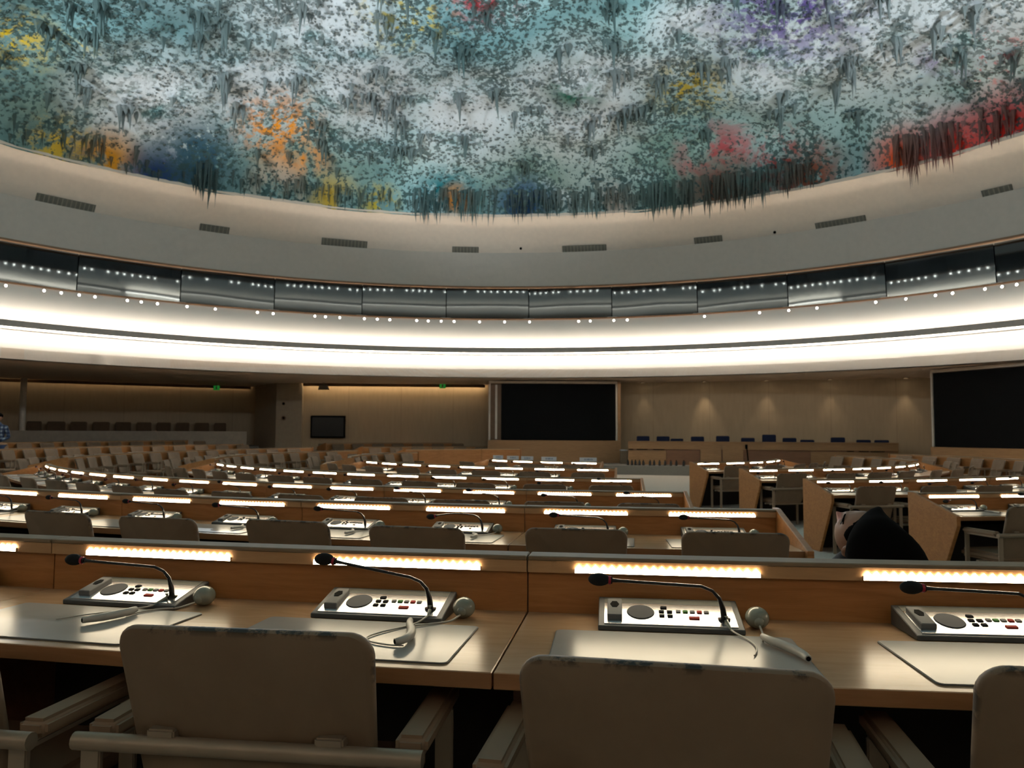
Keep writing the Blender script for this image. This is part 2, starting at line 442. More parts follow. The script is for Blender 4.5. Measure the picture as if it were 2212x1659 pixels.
# ------------------------------------------------------------------ console, pad, earphone
def slope(y): return .014 + (y + .085)*(.040/.175)
TILT = math.atan(.040/.175)
def mic_parts(mic_parent, style=0, simple=False):
    """style: 0 straight, 1 rising towards the head, 2 slightly arched"""
    bx, by, bz = .145, -.03, slope(-.03)
    hx = -.205 + (.02 if style == 1 else 0)
    top = bz + .088; hz = {0: top + .012, 1: top + .04, 2: top - .012}[style]
    path = [(bx, by, bz), (bx - .003, by, bz + .028), (bx - .012, by, bz + .056), (bx - .03, by - .002, bz + .076), (bx - .06, by - .004, top)]
    for k in range(1, 9):
        f = k/8; path.append((bx - .06 + (hx + .045 - bx + .06)*f, by - .004 - .012*f, top + (hz - top)*f + (.012*math.sin(PI*f) if style == 2 else 0)))
    rads = [.0095, .0075, .0055] + [.0042]*(len(path) - 4) + [.006]
    m = MB(); m.tube(path, rads, 6 if simple else 10)
    if not simple: 
        m.tube([(bx, by, bz - .002), (bx, by, bz + .004)], .017, 14)
    st = mk('microphone', m, 'mic_neck', mic_parent, smooth=True)
    q = Vector(path[-1]); d = (q - Vector(path[-2])).normalized()
    m = MB(); c = q + d*.030; m.ball(c, (.030, .0175, .0175), 16, 10); m.tube([q - d*.006, q + d*.012], .0095, 10); mk('windscreen', m, 'mic_foam', st, smooth=True)
    m = MB(); m.tube([q - d*.002, q + d*.005], .0115, 14); mk('indicator_ring', m, 'red_ring', st, smooth=True)
def make_console(style, full):
    root = empty('microphone_console')
    X = .1925
    m = MB(); pts = []
    for x in (-X, X):
        pts += [(x, -.085, 0), (x, -.085, .013), (x, .09, slope(.09)), (x, .09, 0)]
    m.add(pts, [(0, 1, 2, 3), (7, 6, 5, 4), (0, 4, 5, 1), (1, 5, 6, 2), (2, 6, 7, 3), (0, 3, 7, 4)])
    mk('housing', m, 'console_body', root, bevel=.002, seg=1)
    def sl(x0, x1, y0, y1, h0, h1, mb):
        mb.add([(x, y, slope(y) + h) for h in (h0, h1) for y in (y0, y1) for x in (x0, x1)],
               [(0, 2, 3, 1), (4, 5, 7, 6), (0, 1, 5, 4), (2, 6, 7, 3), (0, 4, 6, 2), (1, 3, 7, 5)])
    m = MB(); sl(-.176, .176, -.074, .048, -.004, .0015, m); mk('face_plate', m, 'console_plate', root)
    m = MB(); sl(-.176, .176, .049, .083, -.004, .0012, m); mk('name_strip', m, 'console_strip', root)
    m = MB(); sl(-.168, -.128, -.05, .05, -.004, .014, m); sb = mk('socket', m, 'key_grey', root, bevel=.002, seg=1)
    m = MB(); y = .012; m.prism([(-.148 + .0125*math.cos(PI/3*k), y + .02*math.sin(PI/3*k)) for k in range(6)], .0135, .0152, lambda a, b, d: (a, b, slope(b) + d)); mk('socket_hole', m, 'black_plastic', sb)
    m = MB(); m.prism([(-.077 + .038*math.cos(2*PI*k/24), -.005 + .042*math.sin(2*PI*k/24)) for k in range(24)], -.002, .004, lambda a, b, d: (a, b, slope(b) + d)); mk('loudspeaker', m, 'speaker_mesh', root, smooth=True, bevel=.002)
    if full:
        for (x, y, c, w) in ((-.013, .024, 'key_dark', .017), (-.02, .0, 'key_dark', .014), (.002, .0, 'key_dark', .014), (-.02, -.024, 'key_dark', .014), (.002, -.024, 'key_dark', .014),
                             (.026, .004, 'key_grey', .012), (.045, .004, 'key_green', .013), (.064, .004, 'key_grey', .013), (.083, .004, 'key_red', .013), (.102, .004, 'key_grey', .013), (.066, -.032, 'key_red', .028)):
            m = MB(); sl(x - w/2, x + w/2, y - .006, y + .006, 0, .0045, m); mk('key', m, c, root)
    else:
        m = MB()
        for x, y in ((-.013, .024), (-.02, 0), (.002, 0), (-.02, -.024), (.002, -.024), (.026, .004), (.045, .004), (.064, .004), (.083, .004), (.102, .004), (.066, -.032)): sl(x - .007, x + .007, y - .006, y + .006, 0, .0045, m)
        mk('keypad', m, 'key_dark', root)
    mic_parts(root, style, not full)
    return root
CONS = {}
CON_R = .105
def console(row, t, label, group, style, full, jit=0):
    k = (style, full)
    if k in CONS: o = copy_tree(CONS[k])
    else: o = CONS[k] = make_console(style, full)
    o.location = polar(ROW_R[row] + CON_R, t, ROW_Z[row] + .7405); o.rotation_euler = (0, 0, t + jit)
    return tag(o, label, 'microphone console', group)
def rrect(x0, x1, y0, y1, r, k=5):
    out = []
    for cx, cy, a0 in ((x1 - r, y1 - r, 0), (x0 + r, y1 - r, PI/2), (x0 + r, y0 + r, PI), (x1 - r, y0 + r, 1.5*PI)):
        for i in range(k + 1):
            a = a0 + PI/2*i/k; out.append((cx + r*math.cos(a), cy + r*math.sin(a)))
    return out
PAD = None
def pad(row, t, label, group, jit=0):
    global PAD
    if PAD is None:
        PAD = empty('desk_pad')
        m = MB(); m.prism(rrect(-.303, .303, -.178, .178, .016), 0, .0025, lambda a, b, d: (a, b, d)); mk('backing', m, 'pad_edge', PAD)
        m = MB(); m.prism(rrect(-.3005, .3005, -.1755, .1755, .015), .0026, .0036, lambda a, b, d: (a, b, d)); mk('writing_surface', m, 'pad_grey', PAD)
        o = PAD
    else: o = copy_tree(PAD)
    o.location = polar(ROW_R[row] + .385, t, ROW_Z[row] + .7405); o.rotation_euler = (0, 0, t + jit)
    return tag(o, label, 'desk pad', group)
def bez(pts, n=8):
    """Catmull-Rom through pts"""
    P = [Vector(p) for p in pts]; P = [2*P[0] - P[1]] + P + [2*P[-1] - P[-2]]; out = []
    for i in range(1, len(P) - 2):
        for k in range(n):
            t = k/n; a, b, c, d = P[i-1], P[i], P[i+1], P[i+2]
            out.append(.5*((2*b) + (c - a)*t + (2*a - 5*b + 4*c - d)*t*t + (3*b - a - 3*c + d)*t**3))
    out.append(P[-2]); return out
def earphone(row, t, label, group, variant=0, simple=False):
    """origin at the seat's console position on the desk top; +y to the panel"""
    root = empty('earphone', polar(ROW_R[row] + CON_R, t, ROW_Z[row] + .7405), t)
    m = MB(); M = Matrix.Rotation(-.5, 3, 'X')
    m.ball((.236, -.002, .029), (.032, .036, .029), 20, 12, mat=Matrix.Identity(3)); 
    m.ball((.236, -.030, .024), (.014, .014, .014), 12, 8)
    mk('pod', m, 'pod_plastic', root, smooth=True)
    tops = .0070
    if simple:
        m = MB(); m.tube(bez([(.236, -.04, .012), (.22, -.09, tops), (.15, -.2, tops)], 4), .0025, 5); mk('cord', m, 'cord_grey', root, smooth=True)
        m = MB(); m.tube(bez([(.12, -.17, .0145), (.16, -.24, .0145), (.15, -.33, .0145)], 4), .009, 6); mk('earpiece', m, 'cord_grey', root, smooth=True)
        return tag(root, label, 'earphone', group)
    if variant == 0:      # curled hook with looped cord on the pad
        c1 = [(.234, -.040, .016), (.215, -.075, tops), (.175, -.115, tops), (.135, -.150, tops + .001)]
        c2 = [(.148, -.048, .028), (.150, -.075, tops + .012), (.125, -.135, tops), (.07, -.225, tops), (.05, -.285, tops), (.075, -.325, tops), (.13, -.345, tops), (.165, -.345, tops)]
        hook = [(.118, -.135, .018), (.128, -.175, .018), (.152, -.235, .018), (.165, -.29, .018), (.160, -.335, .018), (.145, -.352, .017)]
        ho = (.140, -.356, .015)
    elif variant == 1:    # loose cord with straight piece
        c1 = [(.236, -.040, .016), (.235, -.085, tops), (.228, -.13, tops), (.222, -.165, tops)]
        c2 = [(.148, -.048, .028), (.155, -.085, tops + .006), (.185, -.15, tops), (.195, -.21, tops), (.19, -.26, tops), (.178, -.30, tops)]
        hook = [(.222, -.16, .018), (.235, -.20, .018), (.265, -.255, .018), (.285, -.31, .017), (.29, -.345, .016)]
        ho = (.29, -.352, .014)
    else:                 # cords pulled towards the chair
        c1 = [(.230, -.040, .016), (.20, -.075, tops), (.16, -.105, tops), (.13, -.15, tops), (.12, -.20, tops)]
        c2 = [(.140, -.048, .028), (.120, -.085, tops + .004), (.06, -.15, tops), (.0, -.22, tops), (-.04, -.28, tops)]
        hook = [(.125, -.165, .018), (.12, -.21, .017), (.10, -.265, .017), (.07, -.31, .016)]
        ho = (.066, -.316, .013)
    m = MB(); m.tube(bez(c1, 5), .0026, 6); m.tube(bez(c2, 5), .0022, 6); mk('cord', m, 'cord_grey', root, smooth=True)
    m = MB(); p = bez(hook, 5); k = len(p); m.tube(p, [.006 + .005*math.sin(PI*min(1, i/(k-1)*.75 + .12)) for i in range(k)], 10); ep = mk('earpiece', m, 'cord_grey', root, smooth=True)
    m = MB(); d = (Vector(p[-1]) - Vector(p[-2])).normalized(); m.tube([Vector(p[-1]) - d*.001, Vector(p[-1]) + d*.0012], .0055, 10); mk('ear_opening', m, 'black_plastic', ep)
    m = MB(); m.tube([(c2[0][0], c2[0][1], c2[0][2] + .012), c2[0], (c2[1][0], c2[1][1], c2[1][2])], [.006, .0055, .003], 8); mk('plug', m, 'pod_plastic', root, smooth=True)
    return tag(root, label, 'earphone', group)

def nth(i): return ORD[i]
CHAIR_OFF = .612
# jitter per seat of the first row measured from the picture: (radial offset, turn)
ROW1 = {0: (-.0, -.08, -.07), 1: (.04, -.07, -.03), 2: (-.06, .05, -.066), 3: (.0, .05, -.05), 4: (0, 0, 0), 5: (0, 0, 0)}
for row in (1, 2, 3, 4, 5, 6):
    R, dt = ROW_R[row], DT[row]
    seats = [T_MID[row] - i*dt for i in range(N_MID[row])]
    rn = f'{nth(row)} desk row from the camera'
    desk_row(row, seats, lambda k: f'beech desk section, {rn}, {nth(k)} section from the aisle', f'desk sections of the middle block', True, +1, (-1 if row >= 3 else 0))
    for i, t in enumerate(seats):
        who = f'{rn}, {nth(i + 1)} seat from the aisle'
        dr, rz, dx = ROW1[i] if row == 1 else (rnd.uniform(-.05, .06), rnd.uniform(-.06, .06), 0 if i in (0, len(seats) - 1) else rnd.uniform(-.025, .025))
        wear = ' with worn dark top edge' if row == 1 and i in (1, 2) else ''
        chair(R + CHAIR_OFF + dr, t + dx/R, ROW_Z[row], (f'beige leather armchair, {who}'), 'armchairs of the middle block', rz)
        st = {0: 0, 1: 0, 2: 1, 3: 0}.get(i, 0) if row == 1 else rnd.choice((0, 0, 1, 2))
        console(row, t, f'grey console and gooseneck microphone, {who}', 'microphone consoles of the middle block', st, row == 1)
        if row <= 4: pad(row, t, f'grey desk pad, {who}', 'desk pads of the middle block')
        if row == 1: earphone(row, t, f'pale earphone pod with cord, {who}', 'earphones of the middle block', {1: 1, 2: 0, 3: 2}.get(i, 1))
        elif row <= 4: earphone(row, t, f'pale earphone pod, {who}', 'earphones of the middle block', 0, True)
for row in (3, 4, 5, 6):
    R, dt = ROW_R[row], DT[row]
    seats = [T_RIGHT[row] + i*dt for i in range(N_RIGHT[row])]
    rn = f'across the aisle, {nth(row)} desk row from the camera'
    desk_row(row, seats, lambda k: f'beech desk section {rn}, {nth(k)} section in', 'desk sections across the aisle', True, -1, (1 if row >= 5 else 0))
    for i, t in enumerate(seats):
        who = f'{rn}, {nth(i + 1)} seat in'
        chair(R + CHAIR_OFF + rnd.uniform(-.02, .16), t, ROW_Z[row], f'beige leather armchair {who}', 'armchairs across the aisle', rnd.uniform(-.12, .12))
        console(row, t, f'grey microphone console {who}', 'microphone consoles across the aisle', rnd.choice((0, 0, 1, 2)), row == 3)
        if row <= 4: pad(row, t, f'grey desk pad {who}', 'desk pads across the aisle')
        if row <= 4: earphone(row, t, f'pale earphone pod {who}', 'earphones across the aisle', 0, True)

# ------------------------------------------------------------------ outer wings of the ring of rows
# chairs that nothing is seen of behind the nearer rows are left out
HID = {('east wing', 4, 0): [0, 1, 2, 3, 8, 9], ('screen-side wing', 2, 0): [1, 2, 3, 4, 5, 6, 7, 8, 9], ('screen-side wing', 2, 1): [7, 8], ('screen-side wing', 3, 0): [1, 2, 3, 4, 5, 6, 7], ('screen-side wing', 3, 1): [6, 7], ('screen-side wing', 4, 0): [1, 2, 3, 4, 5], ('west wing', 1, 0): [0, 1, 2, 3, 4, 5, 6, 7, 8, 9, 10, 11, 12, 13, 14, 15, 16, 17, 18, 19], ('west wing', 1, 1): [0, 1, 2, 3, 4, 5, 6, 7], ('west wing', 2, 0): [0, 1, 2, 3, 4, 10, 11, 12, 13, 14, 15, 16, 17], ('west wing', 2, 1): [0], ('west wing', 3, 0): [9, 12, 13, 14, 15]}
HIDDEN = {(n_, r_, i_, k_) for (n_, r_, k_), l_ in HID.items() for i_ in l_}
DISP = {'west wing': 'rows beyond far walkway', 'screen-side wing': 'rows below framed screen', 'east wing': 'rows before angled screen'}
def wing(tag_name, row, t0, t1, desk_on=True, adv=True, chairs_on=True, sign=-1):
    dn = DISP[tag_name]
    R, dt = ROW_R[row], DT[row]
    n = int(round(abs(t1 - t0)/dt)); n -= n % 2
    seats = [t0 + sign*(i + .5)*dt for i in range(n)]
    if desk_on:
        desk_row(row, seats, lambda k: f'beech desk section, {dn}, {nth(row)} ring from outside, {nth(k)} section along', f'desk sections, {dn}', False, -sign, sign)
    q = 0
    for i, t in enumerate(seats):
        if chairs_on and (tag_name, row, i, 0) not in HIDDEN:
            q += 1
            chair(R + CHAIR_OFF + rnd.uniform(-.05, .08), t, ROW_Z[row], f'beige armchair, {dn}, {nth(row)} ring from outside, {nth(q)} chair seen along it', f'armchairs, {dn}', rnd.uniform(-.08, .08))
    q = 0
    da = .86/(R - .75); na_ = int(abs(t1 - t0)/da) if adv else 0
    for i in range(na_):
        t = t0 + sign*(i + .5)*da
        if (tag_name, row, i, 1) not in HIDDEN:
            q += 1
            chair(R - .46, t, floor_z(R - .46), f'beige armchair backed on desks, {dn}, {nth(row)} ring from outside, {nth(q)} seen along', f'second-row armchairs, {dn}', rnd.uniform(-.08, .08))
for row in (1, 2, 3, 4, 5): wing('west wing', row, -1.27, -2.22)
for row in (2, 3, 4): wing('screen-side wing', row, -2.42, -3.0, adv=(row < 4))
for row in (4, 5): wing('east wing', row, 1.22, 2.0, sign=1)

# ------------------------------------------------------------------ name plates on the sixth row and across
for k, (u0, u1, v) in enumerate(((1065, 1087, 992.5), (1095, 1121, 993), (1126, 1153, 994), (1170, 1203, 995.5), (1252, 1289, 996.5))):
    t = None
    Yp = CEN.y - ROW_R[6]*math.cos(-.32 - .19*(4 - k)*.8)
    p0, p1 = at(u0, v, Yp), at(u1, v, Yp); w = (p1 - p0).length/2
    best = min((abs(polar(ROW_R[6] - .03, a/500).x - ((p0.x + p1.x)/2)), a/500) for a in range(-520, 0))[1]
    q = polar(ROW_R[6] - .027, best, ROW_Z[6] + .9065)
    root = empty('name_plate', q, best*.25)
    m = MB(); m.box(-w, w, -.008, .008, 0, .085); mk('board', m, 'white_plate', root, bevel=.002, seg=1)
    m = MB()
    x = -w*.45
    for ww in (.16, .06, .30, .10, .14): 
        m.box(x, x + ww*w, -.0092, -.008, .03, .062); x += (ww + .05)*w
    mk('lettering', m, 'plate_text', root)
    tag(root, f'white name plate on the sixth desk row cap, {nth(5 - k)} from the aisle', 'name plate', 'name plates on the sixth desk row')

# ------------------------------------------------------------------ round hall: drum, cove, booths, fascia, dome
def rpt(R, a, z): return (RC.x + R*math.sin(a), RC.y - R*math.cos(a), z)
def revolve(prof, n=180, closed=True, mats=(0,)):
    mb = MB(); vs = []
    for i in range(n):
        a = 2*PI*i/n
        for R, z in prof: vs.append(rpt(R, a, z))
    k = len(prof); fs = []
    for i in range(n):
        j = (i + 1) % n
        for q in range(k if closed else k - 1):
            fs.append((i*k + q, i*k + (q+1) % k, j*k + (q+1) % k, j*k + q))
    mb.add(vs, fs); return mb
FZ, DZ, CZ2, BZ, AZ = 3.335, 5.60, 6.68, 7.95, 9.12
struct('wall_drum', revolve([(17.5, FZ), (17.5, 5.50), (17.56, DZ), (17.9, DZ), (17.9, FZ)]), 'drum_paint', smooth=True)
struct('trim_1', revolve([(17.47, 5.53), (17.47, 5.575), (17.60, 5.60), (17.60, 5.53)]), 'trim_brown', smooth=True)
struct('trim_2', revolve([(17.13, 4.235), (17.13, 4.43), (17.17, 4.43), (17.17, 4.275), (17.34, 4.275), (17.34, 4.245)]), 'groove_grey', smooth=False)
cv = empty('cove_lighting', (RC.x, RC.y, 4.3))
def centred(mb): mb.v = [(x - RC.x, y - RC.y, z - 4.3) for x, y, z in mb.v]; return mb
def sector(prof, a0, a1, n):
    mb = MB(); k = len(prof); vs = [rpt(R, a0 + (a1 - a0)*i/n, z) for i in range(n + 1) for R, z in prof]
    fs = [(i*k + q, i*k + (q+1) % k, (i+1)*k + (q+1) % k, (i+1)*k + q) for i in range(n) for q in range(k)]
    mb.add(vs, fs + [tuple(range(k)), tuple(range(n*k, n*k + k))]); return mb
for a0, a1, mt in ((PI - 1.85, PI + 1.85, 'cove_light'), (-PI + 1.87, PI - 1.87, 'cove_light_dim')):
    mk('upper_tube', centred(sector([(17.20, 4.33), (17.28, 4.33), (17.28, 4.36), (17.20, 4.36)], a0, a1, 90)), mt if mt.endswith('dim') else 'cove_light_up', cv)
    mk('lower_tube', centred(sector([(17.24, 4.205), (17.31, 4.205), (17.31, 4.235), (17.24, 4.235)], a0, a1, 90)), mt, cv)
tag(cv, 'bright white cove lighting ring around the drum wall', 'cove light')
struct('trim_3', revolve([(17.36, 4.2), (17.36, 4.38), (17.5, 4.38), (17.5, 4.2)]), 'drum_paint')
# fascia ring and ledge
struct('wall_fascia', revolve([(16.8, CZ2), (16.8, BZ), (17.05, BZ), (17.05, 7.75), (17.9, 7.75), (17.9, CZ2 + .05), (17.5, CZ2 + .05)]), 'fascia_grey', smooth=False)
struct('trim_4', revolve([(16.78, CZ2 - .05), (16.78, CZ2 + .01), (16.95, CZ2 + .01), (16.95, CZ2 - .05)]), 'trim_brown')
struct('wall_ring', revolve([(17.25, 7.74), (16.85, 8.35), (16.4, 8.84), (16.02, AZ - .01), (16.05, AZ + .4), (17.9, AZ + .4), (17.9, 7.74)]), 'ring_beige', smooth=True)
# booth glass panes: flat, leaning into the hall
npan = 35; dA = 2*PI/npan
d = ray(1142, 660); hx = Vector((d.x, d.y)).normalized(); bq = hx.dot(RC); tt = bq + math.sqrt(bq*bq - RC.dot(RC) + 17.45**2); pt = hx*tt - RC
A0 = math.atan2(pt.x, -pt.y)
gz0, gz1 = DZ - .01, CZ2 + .06
for k in range(npan):
    a0, a1 = A0 + k*dA, A0 + (k+1)*dA; am = (a0 + a1)/2
    rb, rt = 17.57, 17.57 - math.tan(math.radians(6.0))*(gz1 - gz0)
    m = MB(); ins = .0009
    o = rpt(17.5, am, 6.1)
    P = [rpt(rb, a0 + ins, gz0), rpt(rb, a1 - ins, gz0), rpt(rt, a1 - ins, gz1), rpt(rt, a0 + ins, gz1)]
    P2 = [rpt(rb + .03, a0 + ins, gz0), rpt(rb + .03, a1 - ins, gz0), rpt(rt + .03, a1 - ins, gz1), rpt(rt + .03, a0 + ins, gz1)]
    c, s = math.cos(-am), math.sin(-am)
    def loc(p): x, y, z = p[0] - o[0], p[1] - o[1], p[2] - o[2]; return (x*c - y*s, x*s + y*c, z)
    m.add([loc(p) for p in P + P2], [(0, 1, 2, 3), (7, 6, 5, 4), (0, 4, 5, 1), (1, 5, 6, 2), (2, 6, 7, 3), (3, 7, 4, 0)])
    g = mk(f'window_{k + 1}', m, 'booth_glass'); g.location = o; g.rotation_euler = (0, 0, am); tag(g, kind='structure')
struct('wall_booth', revolve([(17.75, DZ), (17.75, gz1 + .1), (17.85, gz1 + .1), (17.85, DZ)]), 'screen_black')
# rim lamps
lm = MB(); lm.tube([(0, .07, 0), (0, .03, 0), (0, -.012, 0)], [.022, .03, .042], 12, 0)
lm.add([(.036*math.cos(PI*q/6), -.014, .036*math.sin(PI*q/6)) for q in range(12)] + [(0, -.024, 0)], [(q, (q+1) % 12, 12) for q in range(12)], 1)
LAMP = lm.mesh('spot_lamp', ['frame_metal', 'lamp_white'], smooth=True)
U = [(95, 625), (132, 631), (171, 634), (205, 638), (275, 646), (305, 650), (340, 653), (404, 659), (465, 664), (556, 673), (590, 675), (680, 681), (703, 682), (734, 684), (787, 687), (815, 688), (842, 689), (900, 691), (925, 692), (953, 692), (981, 693), (1036, 694), (1090, 694), (1144, 694), (1250, 692), (1275, 692), (1326, 690), (1355, 689), (1522, 681), (1641, 672), (1704, 667), (1765, 662), (1892, 650), (1957, 642), (2021, 634), (2058, 629), (2128, 620), (2165, 614)]
angs = []
for u, v in U:
    d = ray(u, v); hx = Vector((d.x, d.y)).normalized(); bq = hx.dot(RC); tt = bq + math.sqrt(bq*bq - RC.dot(RC) + 17.42**2); p = hx*tt - RC
    angs.append((math.atan2(p.x, -p.y), CZ + d.z*tt/math.hypot(d.x, d.y)))
a = -2.2
while a < 2.2:
    if rnd.random() < .82: angs.append((a, 5.44))
    a += rnd.choice((.026, .03, .03, .034))
seen_ = []
for a, z in angs:
    if all(abs(a - b) > .0075 for b, _ in seen_): seen_.append((a, z))
angs = seen_
for a, z in angs:
    o = obj('spot_lamp', LAMP); o.location = rpt(17.42, a, 5.44); o.rotation_euler = (0, 0, a + PI)
    tag(o, 'small bright spot lamp along the rim under the booth glass', 'spot lamp', 'spot lamps along the rim')

# vents on the beige ring
def on_ring(u, v):
    d = ray(u, v)
    lo, hi = 5., 45.
    def fz(t):
        p = Vector((d.x, d.y))*t - RC; z = CZ + d.z*t; R = p.length
        # ring wall radius at that height (profile of wall_ring)
        pr = [(17.25, 7.74), (16.85, 8.35), (16.4, 8.84), (16.02, 9.11)]
        for (ra, za), (rb_, zb) in zip(pr, pr[1:]):
            if z <= zb: rr = ra + (rb_ - ra)*(z - za)/(zb - za); break
        else: rr = 16.02
        return R - rr
    t = .004
    while t < .03 and fz(t) < 0: t += .00001
    return Vector((d.x*t, d.y*t, CZ + d.z*t))
VENTS = [(79, 421, 205, 448), (432, 487, 495, 496), (695, 517, 793, 526), (977, 536, 1034, 538), (1215, 535, 1310, 532), (1500, 517, 1560, 513), (1762, 486, 1870, 470), (2122, 415, 2187, 405)]
for k, (u0, v0, u1, v1) in enumerate(VENTS):
    p0, p1 = on_ring(u0, v0), on_ring(u1, v1); mid = (p0 + p1)/2
    ex = p1 - p0; w = ex.length/2; rz = math.atan2(ex.y, ex.x)
    root = empty('air_vent', mid, rz)
    tilt = .55
    def lp(x, y, z): return (x, y - z*math.sin(tilt), z*math.cos(tilt))
    m = MB(); m.add([lp(x, y, z) for z in (-.34, .06) for y in (-.06, .02) for x in (-w, w)], [(0, 2, 3, 1), (4, 5, 7, 6), (0, 1, 5, 4), (2, 6, 7, 3), (0, 4, 6, 2), (1, 3, 7, 5)])
    mk('vent_box', m, 'vent_grey', root)
    m = MB(); nn = max(4, int(w*2/.12))
    for q in range(nn):
        x = -w + (q + .5)*2*w/nn
        m.add([lp(xx, y, z) for z in (-.32, .04) for y in (-.07, -.06) for xx in (x - .02, x + .02)], [(0, 2, 3, 1), (4, 5, 7, 6), (0, 1, 5, 4), (2, 6, 7, 3), (0, 4, 6, 2), (1, 3, 7, 5)])
    mk('vent_slat', m, 'vent_slat', root)
    tag(root, f'dark slotted air vent on the beige ring, {nth(k + 1)} counted along the ring', 'air vent', 'air vents of the ring')
for k, (u, v, w_) in enumerate(((1125, 537, 'near the middle vents'), (1673, 502, 'beside a long vent'))):
    p = on_ring(u, v); root = empty('dome_camera', p)
    m = MB(); m.ball((0, -.02, 0), (.05, .05, .05), 14, 8); mk('lens_dome', m, 'black_plastic', root, smooth=True)
    m = MB(); m.tube([(0, -.02, .0), (0, .14, .03)], .04, 10); mk('mount', m, 'vent_grey', root, smooth=True)
    tag(root, f'tiny black camera dome on the beige ring {w_}', 'camera')

# ------------------------------------------------------------------ dome
DR, DH = 16.03, 4.3
def dome_z(r): return AZ - .02 + DH*math.sqrt(max(0, 1 - (r/DR)**2))
def dome_hit(u, v):
    d = ray(u, v); t = .003
    while t < .05:
        p = Vector((d.x*t, d.y*t)) - RC; z = CZ + d.z*t
        if z > AZ and z > dome_z(p.length): break
        t += .00004
    return Vector((d.x*t, d.y*t, z))
def dome_material(name, dark):
    m, nt, b = nodes_of(name)
    tc = N(nt, 'ShaderNodeTexCoord'); v = tc.outputs['Object']
    big = noise_tex(nt, v, .17, 3, .5, .6)
    mid = noise_tex(nt, v, .75, 5, .62, .4)
    fine = noise_tex(nt, v, 3.4, 4, .65)
    cur = ramp(nt, big, [(.34, (.14, .32, .35)), (.46, (.30, .54, .57)), (.56, (.50, .73, .76)), (.66, (.82, .91, .94))])
    def mixin(mask, col):
        nonlocal cur
        mx = N(nt, 'ShaderNodeMix', data_type='RGBA'); L(nt, mask, mx.inputs['Factor']); L(nt, cur, mx.inputs['A']); mx.inputs['B'].default_value = (*col, 1)
        cur = mx.outputs['Result']
    def mr(val, a, c, o0=0., o1=1.):
        n_ = N(nt, 'ShaderNodeMapRange'); n_.inputs[1].default_value = a; n_.inputs[2].default_value = c; n_.inputs[3].default_value = o0; n_.inputs[4].default_value = o1
        L(nt, val, n_.inputs[0]); return n_.outputs[0]
    def mul(a, c):
        n_ = N(nt, 'ShaderNodeMath', operation='MULTIPLY'); L(nt, a, n_.inputs[0]); L(nt, c, n_.inputs[1]); return n_.outputs[0]
    # patches of colour in the coating: (u, v, radius, colour, lower noise limit)
    def near(u, vv, rad, a=1.05, c=.25):
        ds = N(nt, 'ShaderNodeVectorMath', operation='DISTANCE'); ds.inputs[1].default_value = dome_hit(u, vv); L(nt, v, ds.inputs[0])
        return mr(ds.outputs['Value'], rad*a, rad*c)
    zones = [(300, 110, 5.5, (.22, .44, .49), .30), (1000, 90, 3.5, (.20, .42, .47), .34), (1500, 340, 5.0, (.17, .31, .28), .30), (200, 290, 4.0, (.16, .25, .21), .30), (650, 380, 3.6, (.19, .30, .26), .33), (1150, 400, 3.2, (.17, .28, .25), .33), (1750, 230, 4.5, (.30, .48, .50), .36)]
    for k, (u, vv, rad, col, lim) in enumerate(zones): mixin(mul(near(u, vv, rad), mr(mid, lim - .06, lim + .14)), col)
    wm = None
    for u, vv, rad in ((330, 215, 2.6), (560, 185, 2.6), (800, 190, 3.0), (1000, 250, 2.6), (1250, 215, 2.8), (700, 45, 2.6), (1680, 120, 2.4), (1880, 65, 3.2), (2080, 60, 2.2), (2000, 290, 1.5), (1500, 60, 1.6)):
        n_ = mul(near(u, vv, rad, 1.1, .35), mr(mid, .30, .50))
        if wm is None: wm = n_
        else:
            q = N(nt, 'ShaderNodeMath', operation='MAXIMUM'); L(nt, wm, q.inputs[0]); L(nt, n_, q.inputs[1]); wm = q.outputs[0]
    mixin(wm, (.82, .90, .95))
    spots = [(600, 270, 1.7, (.95, .36, .02), .47), (640, 330, 1.4, (.80, .30, .03), .52), (25, 90, 1.3, (.85, .62, .03), .5), (150, 95, 1.2, (.80, .58, .03), .53), (880, 40, 1.6, (.70, .55, .06), .52),
             (230, 350, 1.2, (.85, .36, .02), .46), (130, 325, 1.2, (.75, .50, .05), .48), (345, 385, 1.3, (.010, .03, .20), .34), (430, 335, 1.9, (.03, .10, .15), .36),
             (720, 432, 1.1, (.60, .42, .06), .47), (820, 440, .9, (.60, .48, .05), .47), (600, 405, 1.2, (.60, .52, .42), .44), (960, 420, 1.5, (.01, .20, .24), .40), (985, 430, .7, (.78, .32, .06), .45), (1130, 440, 1.4, (.02, .08, .20), .40), (1330, 440, 1.0, (.55, .50, .44), .42),
             (1490, 190, 1.5, (.55, .42, .05), .48), (1240, 190, 1.3, (.02, .16, .10), .46), (1700, 20, 2.4, (.17, .12, .42), .46), (1560, 350, 2.0, (.42, .06, .08), .54), (1700, 365, 1.7, (.42, .07, .07), .52),
             (1560, 415, 1.6, (.24, .13, .09), .36), (1750, 385, 1.4, (.30, .10, .06), .38), (1950, 345, 1.2, (.90, .10, .01), .34), (2060, 325, 1.3, (.85, .04, .02), .32), (2180, 285, 1.5, (.80, .03, .02), .32), (2140, 120, 1.2, (.85, .07, .08), .57), (2050, 120, .9, (.26, .18, .50), .5), (1040, 0, 1.4, (.50, .07, .09), .5)]
    for k, (u, vv, rad, col, lim) in enumerate(spots): mixin(mul(near(u, vv, rad), mr(mid if k % 2 else fine, lim - .02, lim + .08)), col)
